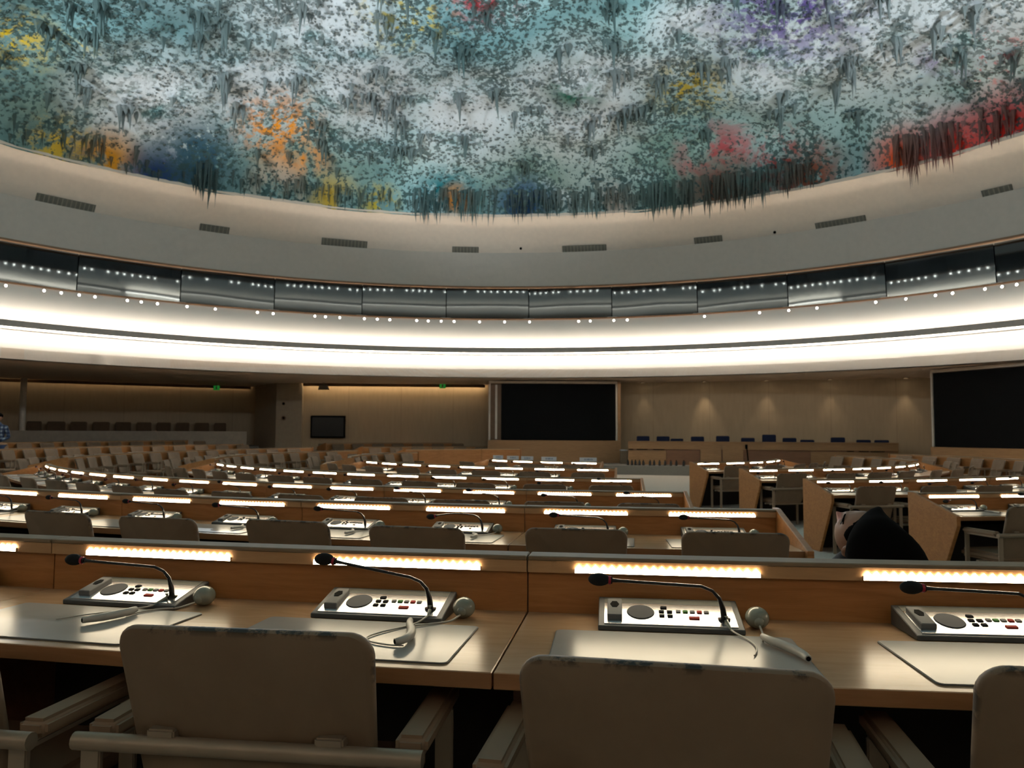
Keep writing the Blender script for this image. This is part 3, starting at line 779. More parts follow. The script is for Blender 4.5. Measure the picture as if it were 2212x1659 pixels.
    # grey-green speckle
    if dark:
        mx = N(nt, 'ShaderNodeMix', data_type='RGBA'); mx.inputs['Factor'].default_value = .80; L(nt, cur, mx.inputs['A']); mx.inputs['B'].default_value = (.05, .075, .065, 1); cur = mx.outputs['Result']
    else:
        sp = noise_tex(nt, v, 7.5, 4, .60); iv = mr(wm, 0., 1., .92, .42)
        sa = N(nt, 'ShaderNodeMath', operation='MULTIPLY_ADD'); sa.inputs[1].default_value = -.45; L(nt, mid, sa.inputs[0]); L(nt, sp, sa.inputs[2])
        mixin(mul(mr(sa.outputs[0], .295, .345), iv), (.04, .09, .09))
    L(nt, cur, b.inputs['Base Color']); b.inputs['Roughness'].default_value = .9
    bump(nt, b, mid, .6, .15)
    return m
dome_material('dome_coating', False); dome_material('dome_drips', True)
mb = MB(); na, nr = 240, 80
vs = [(RC.x, RC.y, dome_z(0))]; fs = []
def dz(x, y, e): return (mnoise.fractal(Vector((x*.35, y*.35, 3.1)), 1.0, 2.0, 5)*.32 + mnoise.noise(Vector((x*1.7, y*1.7, 9)))*.09)*e
for j in range(1, nr + 1):
    r = DR*math.sin(PI/2*j/nr)
    for i in range(na):
        a = 2*PI*i/na; x, y, z = rpt(r, a, dome_z(r)); e = 1 if j < nr - 1 else .3
        vs.append((x, y, z + dz(x, y, e)))
fs = [(0, 1 + (i+1) % na, 1 + i) for i in range(na)]
for j in range(nr - 1):
    for i in range(na):
        a = 1 + j*na; fs.append((a + i, a + (i+1) % na, a + na + (i+1) % na, a + na + i))
mb.add(vs, fs); struct('ceiling_dome', mb, 'dome_coating', smooth=True)
# drips hanging from the dome: nobody could count them
mb = MB()
def drip(x, y, z, r, l, seg=5):
    o = len(mb.v); lean = (rnd.uniform(-.12, .12), rnd.uniform(-.12, .12)); ph = rnd.random()
    for f, k in ((1.0, -.05), (.62, .22), (.30, .60)):
        for i in range(seg):
            w = 2*PI*(i + ph)/seg; q = r*f*(1 + rnd.uniform(-.25, .25))
            mb.v.append((x + q*math.cos(w) + lean[0]*l*k, y + q*math.sin(w) + lean[1]*l*k, z - l*k))
    mb.v.append((x + lean[0]*l, y + lean[1]*l, z - l)); e = len(mb.v) - 1
    for j in range(2):
        for i in range(seg): mb.f.append((o + j*seg + i, o + j*seg + (i+1) % seg, o + (j+1)*seg + (i+1) % seg, o + (j+1)*seg + i))
    for i in range(seg): mb.f.append((o + 2*seg + i, o + 2*seg + (i+1) % seg, e))
cnt = 0
while cnt < 10000:
    r = DR*math.sqrt(rnd.random()); a = rnd.uniform(0, 2*PI)
    if r > DR*.992: continue
    x, y, z = rpt(r, a, dome_z(r)); u, v = project((x, y, z))
    if not (-250 < u < 2460 and -200 < v < 500): continue
    if abs(mnoise.noise(Vector((x*.28, y*.28, 40)))) < .04 and rnd.random() < .5: continue
    d_ = mnoise.fractal(Vector((x*.5, y*.5, 20)), 1, 2, 3)
    if d_ < -.12 and rnd.random() < .75: continue
    z += dz(x, y, 1)
    q = rnd.random(); steep = r/DR
    if q < .985: rr, l = rnd.uniform(.03, .08), rnd.uniform(.02, .07)
    elif q < .996: rr, l = rnd.uniform(.07, .14), rnd.uniform(.10, .25)
    else:
        rr, l = rnd.uniform(.10, .16), rnd.uniform(.25, .6)
    drip(x, y, z, rr, l); cnt += 1
k = 0
while k < 75:      # thick clumps with several tails
    r = DR*math.sqrt(rnd.uniform(.2, .9)); a = rnd.uniform(0, 2*PI)
    x, y, z = rpt(r, a, dome_z(r)); u, v = project((x, y, z))
    if not (-100 < u < 2300 and -60 < v < 370): continue
    k += 1; z += dz(x, y, 1); w_ = rnd.uniform(.10, .24)
    for _ in range(rnd.randint(7, 14)): drip(x + rnd.gauss(0, w_), y + rnd.gauss(0, w_), z + .04, rnd.uniform(.07, .14), rnd.uniform(.12, .34))
    for _ in range(rnd.randint(2, 4)): drip(x + rnd.gauss(0, w_*.5), y + rnd.gauss(0, w_*.5), z + .04, rnd.uniform(.07, .12), rnd.uniform(.4, .95))
for (u0, u1, n_, l0, l1) in ((890, 1120, 60, .2, .6), (1120, 1400, 90, .12, .5), (1400, 1660, 130, .15, .7), (1660, 1760, 40, .1, .5), (1930, 2060, 60, .2, .9), (415, 470, 26, .2, .8), (2060, 2300, 40, .1, .4), (0, 400, 30, .05, .15), (470, 890, 60, .05, .2)):
    for _ in range(n_):
        u = rnd.uniform(u0, u1); d = ray(u, 440); hx = Vector((d.x, d.y)).normalized(); bq = hx.dot(RC)
        R_ = DR - rnd.uniform(.02, .35); tt = bq + math.sqrt(bq*bq - RC.dot(RC) + R_**2); p = hx*tt
        drip(p.x, p.y, dome_z(R_) + .02 if R_ > 15.8 else dome_z(R_), rnd.uniform(.04, .09), rnd.uniform(l0, l1)*(.6 + .6*rnd.random()) + .06 + max(0, dome_z(R_) - AZ - .1)*.7)
mb.m = [0]*len(mb.f)
o = mk('ceiling_drips', mb, 'dome_drips', smooth=False)
tag(o, 'grey-green hanging drips of the rough painted ceiling', 'ceiling drips', kind='stuff')

# ------------------------------------------------------------------ soffit under the gallery and the outer walls
SZ = 3.345
struct('ceiling_soffit', revolve([(17.5, SZ - .01), (27.5, SZ - .01), (27.5, SZ + .3), (17.5, SZ + .3)]), 'soffit_paint')
def wall_seg(name, a, b, z0, z1, th, mat):
    a, b = Vector(a), Vector(b); d = b - a; L_ = d.length; rz = math.atan2(d.y, d.x)
    m = MB(); m.box(0, L_, 0, th, z0, z1); o = struct(name, m, mat); o.location = (a.x, a.y, 0); o.rotation_euler = (0, 0, rz); return o
pL0, pL1 = at(-70, 818, 31.6), at(552, 837, 37.4)
wall_seg('wall_gallery', (pL0.x - 3, pL0.y - 1.6), (pL1.x + .3, pL1.y), -.1, 3.6, .3, 'wall_panel_wood')
pB0, pB1 = at(640, 828, 34.4), at(1062, 832, 35.0)
wall_seg('wall_rear', (pB0.x, pB0.y), (pB1.x + .5, pB1.y), -.3, 3.6, .3, 'wall_panel_wood')
pC0, pC1 = at(1338, 828, 33.2), at(2012, 815, 29.2)
wall_seg('wall_podium', (pC0.x - .8, pC0.y + .3), (pC1.x, pC1.y), -.3, 3.6, .3, 'wall_panel_wood')
wall_seg('wall_east', (pC1.x + .02, pC1.y), (14.2, 24.6), -.3, 3.6, .3, 'pillar_stone')
# rest of the outer ring of walls (beside and behind the camera)
wall_seg('wall_west', (-27.8, 8), (pL0.x - 3.1, pL0.y - 1.7), -.1, 3.6, .3, 'wall_panel_wood')
wall_seg('wall_southwest', (-16, -9), (-27.8, 7.9), -.1, 3.6, -.3, 'wall_panel_wood')
wall_seg('wall_south', (-15.9, -9.1), (18, -9.1), -.1, 3.6, -.3, 'wall_panel_wood')
wall_seg('wall_southeast', (18.2, -9), (23, 10), -.1, 3.6, -.3, 'wall_panel_wood')
wall_seg('wall_northeast', (23, 10.2), (16.7, 17.6), -.3, 3.6, -.3, 'wall_panel_wood')
# pier between the gallery recess and the rear wall
a, b, c = at(550, 900, 36.5), at(596, 900, 34.2), at(652, 900, 34.2)
m = MB(); m.prism([(a.x, a.y + 1.5), (a.x, a.y), (b.x, b.y), (c.x, c.y), (c.x, c.y + 2)], -.1, 3.4, lambda p, q, d: (p, q, d)); struct('column_pier', m, 'pillar_stone')
for k, v in enumerate((872, 903)):
    p = at(613, v, 34.17); root = empty('wall_intercom', p)
    m = MB(); m.tube([(0, 0, 0), (0, -.04, 0)], .09 if k else .07, 14); mk('ring', m, 'trim_brown', root, smooth=True)
    m = MB(); m.ball((0, -.04, 0), (.05, .02, .05), 10, 6); mk('lens', m, 'black_plastic', root, smooth=True)
    tag(root, ('upper' if k == 0 else 'lower') + ' small round dark fitting on the stone pier', 'wall fitting')
# white slim column
p0 = at(47, 935, 31.55); m = MB(); m.tube([(p0.x, p0.y, -.1), (p0.x, p0.y, 3.4)], .115, 20); struct('column_white', m, 'white_column', smooth=True)
# parapet of the gallery
q0, q1 = at(-60, 933, 30.5), at(533, 934, 33.6)
PT = 1.245
m = MB()
dx, dy = q1.x - q0.x, q1.y - q0.y; L_ = math.hypot(dx, dy)
m.box(0, L_, 0, .15, -.1, PT); o = struct('wall_parapet', m, 'parapet_paint', bevel=.01); o.location = (q0.x, q0.y, 0); o.rotation_euler = (0, 0, math.atan2(dy, dx))
m = MB(); m.box(0, L_ + .5, .16, 4.2, -.1, .62); o = struct('floor_gallery', m, 'dais_carpet'); o.location = (q0.x, q0.y, 0); o.rotation_euler = (0, 0, math.atan2(dy, dx))
# gallery seats
GS = None
for k, (u0, u1) in enumerate(((54, 93), (97, 145), (148, 192), (196, 241), (245, 287), (291, 331), (335, 373), (377, 413), (417, 456), (460, 492))):
    f = ((u0 + u1)/2 + 70)/622; Y = 31.6 + 5.8*f - .75; p = at((u0 + u1)/2, 913, Y)
    if GS is None:
        GS = empty('gallery_seat')
        m = MB(); m.box(-.36, .36, .0, .09, .18, 1.0); mk('backrest', m, 'gallery_seat', GS, smooth=True, bevel=.035, seg=3)
        m = MB(); m.box(-.34, .34, -.45, .0, .30, .42); mk('seat', m, 'gallery_seat', GS, smooth=True, bevel=.03, seg=3)
        for sx in (-1, 1): m = MB(); m.box(sx*.39 - .03, sx*.39 + .03, -.4, .05, 0, .6); mk('arm', m, 'gallery_seat', GS, bevel=.01)
        o = GS
    else: o = copy_tree(GS)
    o.location = (p.x, p.y, .62); o.rotation_euler = (0, 0, math.atan2(dy, dx)); o.scale = ((u1 - u0)*Y/F_PX/.97, 1, 1)
    tag(o, f'dark upholstered seat behind the gallery parapet, {nth(k + 1)} from the slim white column', 'seat', 'seats of the gallery')
# light slots washing the walls
def wash(name, a, b, off, z, label, mat='wash_light'):
    a, b = Vector((a.x, a.y)), Vector((b.x, b.y)); d = b - a; L_ = d.length
    m = MB(); m.box(0, L_, -off - .04, -off, z - .01, z, 0); root = empty(name, (a.x, a.y, 0), math.atan2(d.y, d.x)); mk('lamp_tube', m, mat, root)
    m = MB(); m.box(0, L_, -off - .10, -off - .07, SZ - .14, SZ - .012); mk('shield', m, 'trim_brown', root)
    tag(root, label, 'strip light'); return root
gw0 = Vector((pL0.x - 2, pL0.y - 1.07, 0)); wash('strip_light', gw0, pL1 - Vector((.25, .1, 0)), .22, SZ - .012, 'warm strip light washing the gallery wall top', 'wash_light_low')
wash('strip_light', pB0 + Vector((.35, 0, 0)), pB1 - Vector((.3, 0, 0)), .22, SZ - .012, 'warm strip light washing the rear wall above the television')

# ------------------------------------------------------------------ things on the walls
# television
p0, p1 = at(670, 946, 34.2), at(746, 898, 34.2); cx, cz = (p0.x + p1.x)/2, (p0.z + p1.z)/2; w, h = (p1.x - p0.x)/2, (p1.z - p0.z)/2
root = empty('television', (cx, 34.3, cz))
m = MB(); m.box(-w, w, -.10, -.02, -h, h); mk('bezel', m, 'black_plastic', root, bevel=.015)
m = MB(); m.box(-w + .07, w - .07, -.106, -.09, -h + .07, h - .07); mk('screen', m, 'tv_black', root)
m = MB(); m.box(-.2, .2, -.03, .12, -.15, .15); mk('wall_mount', m, 'black_plastic', root)
tag(root, 'black flat television hung on the rear wall', 'television')
# ceiling loudspeaker
p = at(699, 842, 33.8); root = empty('ceiling_loudspeaker', (p.x, p.y, p.z))
m = MB(); m.add([(-.22, -.12, 0), (.22, -.12, 0), (.22, .12, 0), (-.22, .12, 0), (-.14, -.1, .24), (.14, -.1, .24), (.14, .1, .24), (-.14, .1, .24)], [(3, 2, 1, 0), (4, 5, 6, 7), (0, 1, 5, 4), (1, 2, 6, 5), (2, 3, 7, 6), (3, 0, 4, 7)]); mk('cabinet', m, 'grey_box', root, bevel=.01)
m = MB(); m.box(-.04, .04, -.04, .04, .23, SZ - p.z + .0); mk('hanger', m, 'frame_metal', root)
tag(root, 'grey loudspeaker hanging above the television', 'loudspeaker')
# exit signs
for u, v, Y, w_ in ((468, 838, 34.8, 'above the gallery seats'), (956, 834, 34.4, 'beside the dark screen')):
    p = at(u, v, Y); root = empty('exit_sign', p)
    m = MB(); m.box(-.13, .13, -.02, .02, -.1, .1); mk('sign_panel', m, 'exit_green', root)
    m = MB(); m.box(-.01, .01, -.01, .01, .1, SZ - p.z - .0); mk('rod', m, 'frame_metal', root)
    m = MB(); m.box(-.03, .03, -.028, -.02, -.06, .05); m.ball((0, -.024, .065), (.02, .005, .02), 8, 6); mk('pictogram', m, 'white_plate', root)
    tag(root, f'small green exit sign {w_}', 'exit sign')
# big screen walls
def screen_unit(pa, pb, ztop, zbot, zfloor, label, strip):
    a, b = Vector((pa.x, pa.y)), Vector((pb.x, pb.y)); d = b - a; L_ = d.length
    root = empty('projection_screen', (a.x, a.y, 0), math.atan2(d.y, d.x))
    x0 = .5 if strip else .08
    m = MB(); m.box(x0, L_ - .08, .02, .1, zbot, ztop - .12); mk('screen', m, 'screen_black', root)
    m = MB(); m.box(0, L_, -.02, .12, ztop - .1, ztop); m.box(0, .07, -.02, .12, zbot, ztop - .1); m.box(L_ - .07, L_, -.02, .12, zbot, ztop - .1); mk('frame', m, 'screen_frame', root, bevel=.01)
    m = MB(); m.box(.07, L_ - .07, .1, .3, zbot - .02, ztop - .02); mk('back_board', m, 'trim_brown', root)
    if strip:
        m = MB(); m.box(.26, .34, -.0, .09, zbot + .03, ztop - .16); mk('light_bar', m, 'screen_frame', root)
    m = MB(); m.box(-.02, L_ + .12, -.06, .3, zfloor, zbot - .005); mk('base_panel', m, 'podium_wood', root, bevel=.01)
    m = MB(); m.box(L_ + .005, L_ + .12, -.04, .3, zbot, ztop); mk('side_post', m, 'podium_wood', root)
    tag(root, label, 'screen'); return root
s0, s1 = at(1055, 952, 31.4), at(1334, 952, 31.4)
zt, zb = at(1200, 823, 31.4).z, at(1200, 951, 31.4).z
screen_unit(s0, s1, min(zt, SZ - .02), zb, -.247, 'large dark projection screen in a pale frame, whole in view', True)
s0 = at(2014, 965, 25.4); s1 = Vector((16.2, 17.9, 0))
screen_unit(s0, s1, SZ - .03, s0.z, -.247, 'large dark screen angled at the far end, cut by the frame', False)
# recessed downlights over the podium wall
wd = (Vector((pC1.x, pC1.y)) - Vector((pC0.x, pC0.y))).normalized(); wn = Vector((wd.y, -wd.x))
if wn.y > 0: wn = -wn
WASH = []
for k, (u, v) in enumerate(((1391, 852), (1523, 838), (1656, 843), (1793, 850), (1955, 850))):
    d = ray(u, v); a = Vector((pC0.x, pC0.y)); den = d.x*wn.x + d.y*wn.y; t = (a.x*wn.x + a.y*wn.y)/den
    P = Vector((d.x*t, d.y*t)) + wn*.32
    root = empty('wall_downlight', (P.x, P.y, SZ - .01))
    m = MB(); m.tube([(0, 0, 0), (0, 0, -.03)], .09, 16, caps=False); mk('bezel', m, 'frame_metal', root)
    m = MB(); m.tube([(0, 0, -.004), (0, 0, -.008)], .075, 16); mk('lens', m, 'downlight_glow', root)
    tag(root, f'recessed downlight over the podium wall, {nth(k + 1)} from the framed screen', 'downlight', 'downlights over the podium wall')
    WASH.append((P, k))

# ------------------------------------------------------------------ dais, podium and its chairs
pd0, pd1 = at(1357, 953, 30.2), at(1940, 957, 27.9)
pdir = Vector((pd1.x - pd0.x, pd1.y - pd0.y)); PL = pdir.length; prz = math.atan2(pdir.y, pdir.x)
DZT = .08
m = MB(); m.box(-1.2, PL + 1.5, -1.35, 4.2, -.247, DZT); o = struct('floor_dais', m, 'dais_carpet', bevel=.01); o.location = (pd0.x, pd0.y, 0); o.rotation_euler = (0, 0, prz)
root = empty('podium_desk', (pd0.x, pd0.y, DZT), prz)
PH = .95 - DZT
m = MB(); m.box(0, PL, -.1, .62, PH - .04, PH); mk('worktop', m, 'podium_wood', root, bevel=.006)
m = MB(); m.box(0, PL, -.06, -.02, PH - .29, PH - .04); mk('upper_front', m, 'podium_wood', root)
def lx(u): return PL*(u - 1357)/(1940 - 1357)
for u0, u1, mt in ((1357, 1445, 'podium_wood'), (1445, 1521, 'podium_dark_wood'), (1521, 1569, 'podium_wood'), (1571, 1617, 'podium_wood'), (1625, 1760, 'podium_dark_wood'), (1760, 1940, 'podium_wood')):
    m = MB(); m.box(lx(u0) + .01, lx(u1) - .01, -.075 if mt == 'podium_wood' and 1521 <= u0 < 1620 else -.035, .0, 0, PH - .33 if not 1521 <= u0 < 1620 else PH - .08); mk('front_panel', m, mt, root)
m = MB(); m.box(0, PL, .0, .04, 0, PH - .04); mk('carcass', m, 'podium_dark_wood', root)
for u0, u1 in ((1359, 1369), (1377, 1402), (1415, 1441), (1836, 1850), (1860, 1880), (1884, 1912)):
    m = MB(); m.box(lx(u0), lx(u1), -.066, -.02, PH - .325, PH - .295); mk('shelf_slot', m, 'black_plastic', root)
for x in (0, PL - .05): m = MB(); m.box(x, x + .05, 0, .6, 0, PH - .04); mk('end_panel', m, 'podium_wood', root)
tag(root, 'long warm wood podium desk in front of the blue chairs', 'podium')
# black slim post before the podium
root = empty('stand_post', (pd0.x + pdir.x/PL*lx(1619) , pd0.y + pdir.y/PL*lx(1619) - .35, DZT), prz)
m = MB(); m.tube([(0, 0, 0), (0, 0, .02)], .12, 14); mk('base', m, 'black_plastic', root)
m = MB(); m.tube([(.05, 0, .02), (-.02, 0, .72)], .02, 8); mk('pole', m, 'black_plastic', root)
m = MB(); m.box(-.07, .02, -.02, .02, .62, .78); mk('sign_head', m, 'black_plastic', root)
tag(root, 'slim black stand before the middle of the podium', 'stand')
# blue chairs
BLUE = None
for k, (u0, u1, v) in enumerate(((1374, 1402, 942), (1417, 1446, 942.6), (1450, 1473, 947.6), (1492.7, 1520, 943), (1546.6, 1576, 941.7), (1600.8, 1631, 946), (1647, 1677, 939), (1691, 1722, 946), (1728.6, 1762, 950), (1795.5, 1828, 945), (1851.6, 1884, 950.2), (1889.5, 1925, 950.6))):
    f = ((u0 + u1)/2 - 1357)/(1940 - 1357); Y = 30.2 + (27.9 - 30.2)*f + .95 + (.6 if k == 2 else 0); p = at((u0 + u1)/2, v, Y)
    if BLUE is None:
        BLUE = empty('podium_chair')
        m = MB(); m.box(-.25, .25, .2, .26, -.55, 0); mk('backrest', m, 'blue_fabric', BLUE, smooth=True, bevel=.022, seg=3)
        m = MB(); m.box(-.25, .25, -.28, .2, -.60, -.53); mk('seat', m, 'blue_fabric', BLUE, smooth=True, bevel=.02, seg=3)
        for sx in (-1, 1): m = MB(); m.box(sx*.268 - .018, sx*.268 + .018, -.2, .2, -.36, -.32); mk('armrest', m, 'black_plastic', BLUE, bevel=.01)
        m = MB(); m.tube([(0, 0, -.6), (0, 0, -.95)], .03, 10); mk('column', m, 'black_plastic', BLUE)
        m = MB()
        for q in range(5): m.tube([(0, 0, -.95), (.28*math.cos(q*1.2566), .28*math.sin(q*1.2566), -1.0)], .022, 6)
        mk('star_base', m, 'black_plastic', BLUE); o = BLUE
    else: o = copy_tree(BLUE)
    o.location = p; o.rotation_euler = (0, 0, prz); o.scale = (1, 1, (p.z - DZT)/1.02)
    tag(o, f'dark blue chair behind the podium, {nth(k + 1)} from the framed screen', 'chair', 'blue chairs behind the podium')
# small dark bottles on the dais step
rb_ = [(1362, .05), (1371, .09), (1379, .09), (1388, .08), (1397, .06), (1412, .05), (1421, .05), (1433, .06), (1445, .05), (1458, .05), (1470, .06), (1486, .06)]
BOT = None
for k, (u, r) in enumerate(rb_):
    if BOT is None:
        BOT = empty('water_bottle')
        m = MB(); m.tube([(0, 0, 0), (0, 0, .13), (0, 0, .17)], [.045, .045, .02], 10); mk('body', m, 'bottle_dark', BOT, smooth=True)
        m = MB(); m.tube([(0, 0, .17), (0, 0, .20)], .018, 8); mk('cap', m, 'black_plastic', BOT); o = BOT
    else: o = copy_tree(BOT)
    x = lx(u); pp = Vector((pd0.x, pd0.y)) + pdir/PL*x + Vector((-pdir.y, pdir.x)).normalized()*(-.9)
    o.location = (pp.x, pp.y, DZT + .001)
    tag(o, 'small dark bottle standing on the dais edge before the podium', 'bottle', 'bottles on the dais edge')
# pale lectern block beside the screen
p = at(1347, 1003, 30.6); root = empty('waste_bin', (p.x, p.y, DZT))
m = MB(); m.box(-.13, .13, -.13, .13, 0, .5); mk('body', m, 'cap_grey', root, bevel=.015)
m = MB(); m.box(-.14, .14, -.14, .14, .5, .54); mk('lid', m, 'white_plate', root, bevel=.01)
tag(root, 'pale upright bin on the dais end near the framed screen', 'bin')

# ------------------------------------------------------------------ people
def skin_body(name, nodes, edges, mat, parent, root_i=0, sub=2):
    me = bpy.data.meshes.new(name); me.from_pydata([n_[0] for n_ in nodes], edges, []); me.materials.append(MATS[mat])
    o = obj(name, me, parent)
    md = o.modifiers.new('skin', 'SKIN'); md.use_smooth_shade = True
    for i, n_ in enumerate(nodes):
        sv = me.skin_vertices[0].data[i]; r = n_[1]; sv.radius = r if isinstance(r, tuple) else (r, r); sv.use_root = (i == root_i)
    s_ = o.modifiers.new('sub', 'SUBSURF'); s_.levels = sub; s_.render_levels = sub
    return o
def head_mesh(scale=1.):
    """face towards +y, crown +z, person's left is -x ... right is +x when seen from behind"""
    mb = MB(); nu, nv = 72, 56; vs = []
    def g(x, s): return math.exp(-(x/s)**2)
    for j in range(nv + 1):
        p = PI*j/nv
        for i in range(nu):
            w = 2*PI*i/nu
            x, y, z = math.sin(p)*math.sin(w), math.sin(p)*math.cos(w), math.cos(p)
            X, Y, Z = x*.076, y*.096, z*.118
            if z < -.1:                       # jaw taper and chin
                f = min(1, (-z - .1)/.9); X *= 1 - .30*f; Y = Y*(1 - .10*f) + .012*f
                if y < 0: Y *= 1 - .45*f
            fr = max(0, y)
            Y += .027*g(X, .0105)*g(Z + .022, .016)*fr + .012*g(X, .008)*g(Z - .004, .022)*fr      # nose
            Y += .006*g(Z - .030, .012)*fr*g(X, .05)                                              # brow
            for sx in (-1, 1): Y -= .010*g(X - sx*.031, .015)*g(Z - .010, .011)*fr                 # eye sockets
            for sx in (-1, 1): Y += .006*g(X - sx*.040, .020)*g(Z + .028, .02)*fr                  # cheeks
            Y += .007*g(X, .022)*g(Z + .058, .006)*fr + .007*g(X, .020)*g(Z + .071, .006)*fr - .004*g(X, .025)*g(Z + .0645, .003)*fr
            Y += .008*g(X, .02)*g(Z + .098, .014)*fr                                              # chin
            vs.append((X*scale, Y*scale, Z*scale))
    fs = [(j*nu + i, j*nu + (i+1) % nu, (j+1)*nu + (i+1) % nu, (j+1)*nu + i) for j in range(nv) for i in range(nu)]
    mb.add(vs, fs)
    nose = [abs(q[0]) < .019*scale and q[1] > .092*scale and -.045*scale < q[2] < -.004*scale for q in vs]
    mb.m = [1 if any(nose[i] for i in f_) else 0 for f_ in fs]
    for sx in (-1, 1):                        # ears
        mb.ball((sx*.080*scale, -.008*scale, -.008*scale), (.010*scale, .019*scale, .032*scale), 12, 8, mat=Matrix.Rotation(sx*.35, 3, 'Z'))
        mb.ball((sx*.086*scale, -.004*scale, -.006*scale), (.006*scale, .012*scale, .022*scale), 10, 6)
    return mb
# --- woman leaning back, head tipped towards the ceiling
HP = at(1862, 1163, 2.86)
Fv = Vector((-.50, .36, .79)).normalized(); Uv = Vector((.14, -.865, .48)); Uv = (Uv - Fv*Uv.dot(Fv)).normalized(); Xv = Fv.cross(Uv)
HM = Matrix((Xv, Fv, Uv)).transposed()       # columns: right, face, crown
person = empty('person', (HP.x, 3.25, floor_z((Vector((HP.x, 3.25)) - CEN).length)))
base = person.location.copy()
hm = head_mesh(1.0); hm.v = [tuple(HP + HM @ Vector(q) - base) for q in hm.v]
def rel(p): return Vector(p) - base
neck = HP - Uv*.085 - Fv*.03; chest = Vector((HP.x + .02, 3.12, .60)); 
fz_ = base.z
nodes = [(rel((HP.x + .03, 3.45, .50 + fz_)), (.14, .11)), (rel((HP.x + .03, 3.30, .60 + fz_)), (.13, .10)), (rel((HP.x + .02, 3.13, .72 + fz_)), (.155, .10)), (rel(neck + Vector((0, .07, -.05))), .055), (rel(neck), .048),
         (rel((HP.x - .20, 3.10, .72 + fz_)), .055), (rel((HP.x - .27, 3.28, .60 + fz_)), .042), (rel((HP.x - .16, 3.50, .56 + fz_)), .034),
         (rel((HP.x + .24, 3.10, .72 + fz_)), .055), (rel((HP.x + .31, 3.28, .60 + fz_)), .042), (rel((HP.x + .20, 3.50, .56 + fz_)), .034)]
top = skin_body('shirt', nodes, [(0, 1), (1, 2), (2, 3), (3, 4), (2, 5), (5, 6), (6, 7), (2, 8), (8, 9), (9, 10)], 'dark_shirt', person)
hd = mk('head', hm, ['skin', 'skin_nose'], person, smooth=True)
nodes = [(rel((HP.x + .03, 3.44, .48 + fz_)), (.15, .10))]; edges = []
for sx in (-1, 1):
    b0 = len(nodes)
    for p, r in (((HP.x + .03 + sx*.09, 3.52, .47 + fz_), .085), ((HP.x + .03 + sx*.12, 3.95, .50 + fz_), .065), ((HP.x + .03 + sx*.12, 4.03, .27 + fz_), .052), ((HP.x + .03 + sx*.12, 4.05, .07 + fz_), .038), ((HP.x + .03 + sx*.13, 4.17, .04 + fz_), .035)):
        nodes.append((rel(p), r))
    edges += [(0, b0)] + [(b0 + i, b0 + i + 1) for i in range(4)]
skin_body('trousers', nodes, edges, 'dark_trousers', person)
for sx in (-1, 1):       # hands folded on the lap: palm and five fingers each
    px = HP.x + .03 + sx*.13; hb = Vector((px, 3.53, .565 + fz_)); inn = -sx
    nd = [(rel(hb), (.032, .016)), (rel(hb + Vector((inn*.03, .035, -.002))), (.036, .015)), (rel(hb + Vector((inn*.05, .075, -.006))), (.038, .013))]; ed = [(0, 1), (1, 2)]
    for q in range(4):
        r0 = hb + Vector((inn*(.03 + .016*q), .085 - .004*q, -.006)); ln = (.034, .040, .037, .028)[q]; b0 = len(nd)
        nd += [(rel(r0), .0095), (rel(r0 + Vector((inn*.008, ln, -.008))), .0085), (rel(r0 + Vector((inn*.010, ln*1.7, -.024))), .0075)]; ed += [(2, b0), (b0, b0 + 1), (b0 + 1, b0 + 2)]
    b0 = len(nd); nd += [(rel(hb + Vector((inn*.055, .03, .006))), .011), (rel(hb + Vector((inn*.08, .055, .004))), .009)]; ed += [(1, b0), (b0, b0 + 1)]
    skin_body('hand', nd, ed, 'skin', person, 0, 2)
# hair: cap over the skull and a long fall
mb = MB(); nu, nv = 48, 32; hv = []
for j in range(nv + 1):
    p = PI*j/nv
    for i in range(nu):
        w = 2*PI*i/nu
        x, y, z = math.sin(p)*math.sin(w), math.sin(p)*math.cos(w), math.cos(p)
        X, Y, Z = x*.090, y*.106 - .014, z*.128 + .006
        # hairline: pull the cap inside the skull over the face
        face = max(0, y - (.64 if z > .25 else .30 + max(0, z)*1.36))
        k = 1 - min(.45, face*2.2)
        if abs(x) > .5 and z < .10 and y > -.05: k = min(k, .84)
        if z < -.35: k *= .8
        rough = 1 + .02*math.sin(w*11 + z*3)
        hv.append(HP + HM @ Vector((X*k*rough, Y*k*rough, Z*k)) - base)
mb.add(hv, [(j*nu + i, j*nu + (i+1) % nu, (j+1)*nu + (i+1) % nu, (j+1)*nu + i) for j in range(nv) for i in range(nu)])
def hp_(u, v, Y): return at(u, v, Y) - base
fall = [(hp_(1899, 1099, 2.84), .010), (hp_(1893, 1118, 2.81), (.038)), (hp_(1893, 1146, 2.77), .072), (hp_(1901, 1188, 2.70), .112), (hp_(1920, 1230, 2.66), .125), (hp_(1926, 1285, 2.64), .13), (hp_(1930, 1350, 2.62), .10), (hp_(1932, 1380, 2.62), .03)]
mb.tube(bez([f[0] for f in fall], 4), [ (lambda t: fall[int(t)][1] + (fall[min(len(fall)-1, int(t)+1)][1] - fall[int(t)][1])*(t - int(t)))(q/4) for q in range(4*(len(fall)-1) + 1)], 28)
mk('hair', mb, 'hair_black', person, smooth=True)
m = MB()
for sx in (-1, 1):
    e = Vector((sx*.031, .078, .010)); m.ball(HP + HM @ e - base, (.012, .006, .005), 10, 6, mat=HM)
mk('eye', m, 'key_grey', hd, smooth=True)
m = MB()
for sx in (-1, 1):
    pts = [Vector((sx*(.016 + .006*q), .090 - .0016*q*q*.6, .013 + .0035*math.sin(PI*q/5))) for q in range(6)]; m.tube([HP + HM @ q - base for q in pts], .0022, 5)
    pts = [Vector((sx*(.014 + .007*q), .0955 - .0014*q*q*.7, .030 + .005*math.sin(PI*q/5))) for q in range(6)]; m.tube([HP + HM @ q - base for q in pts], .0028, 5)
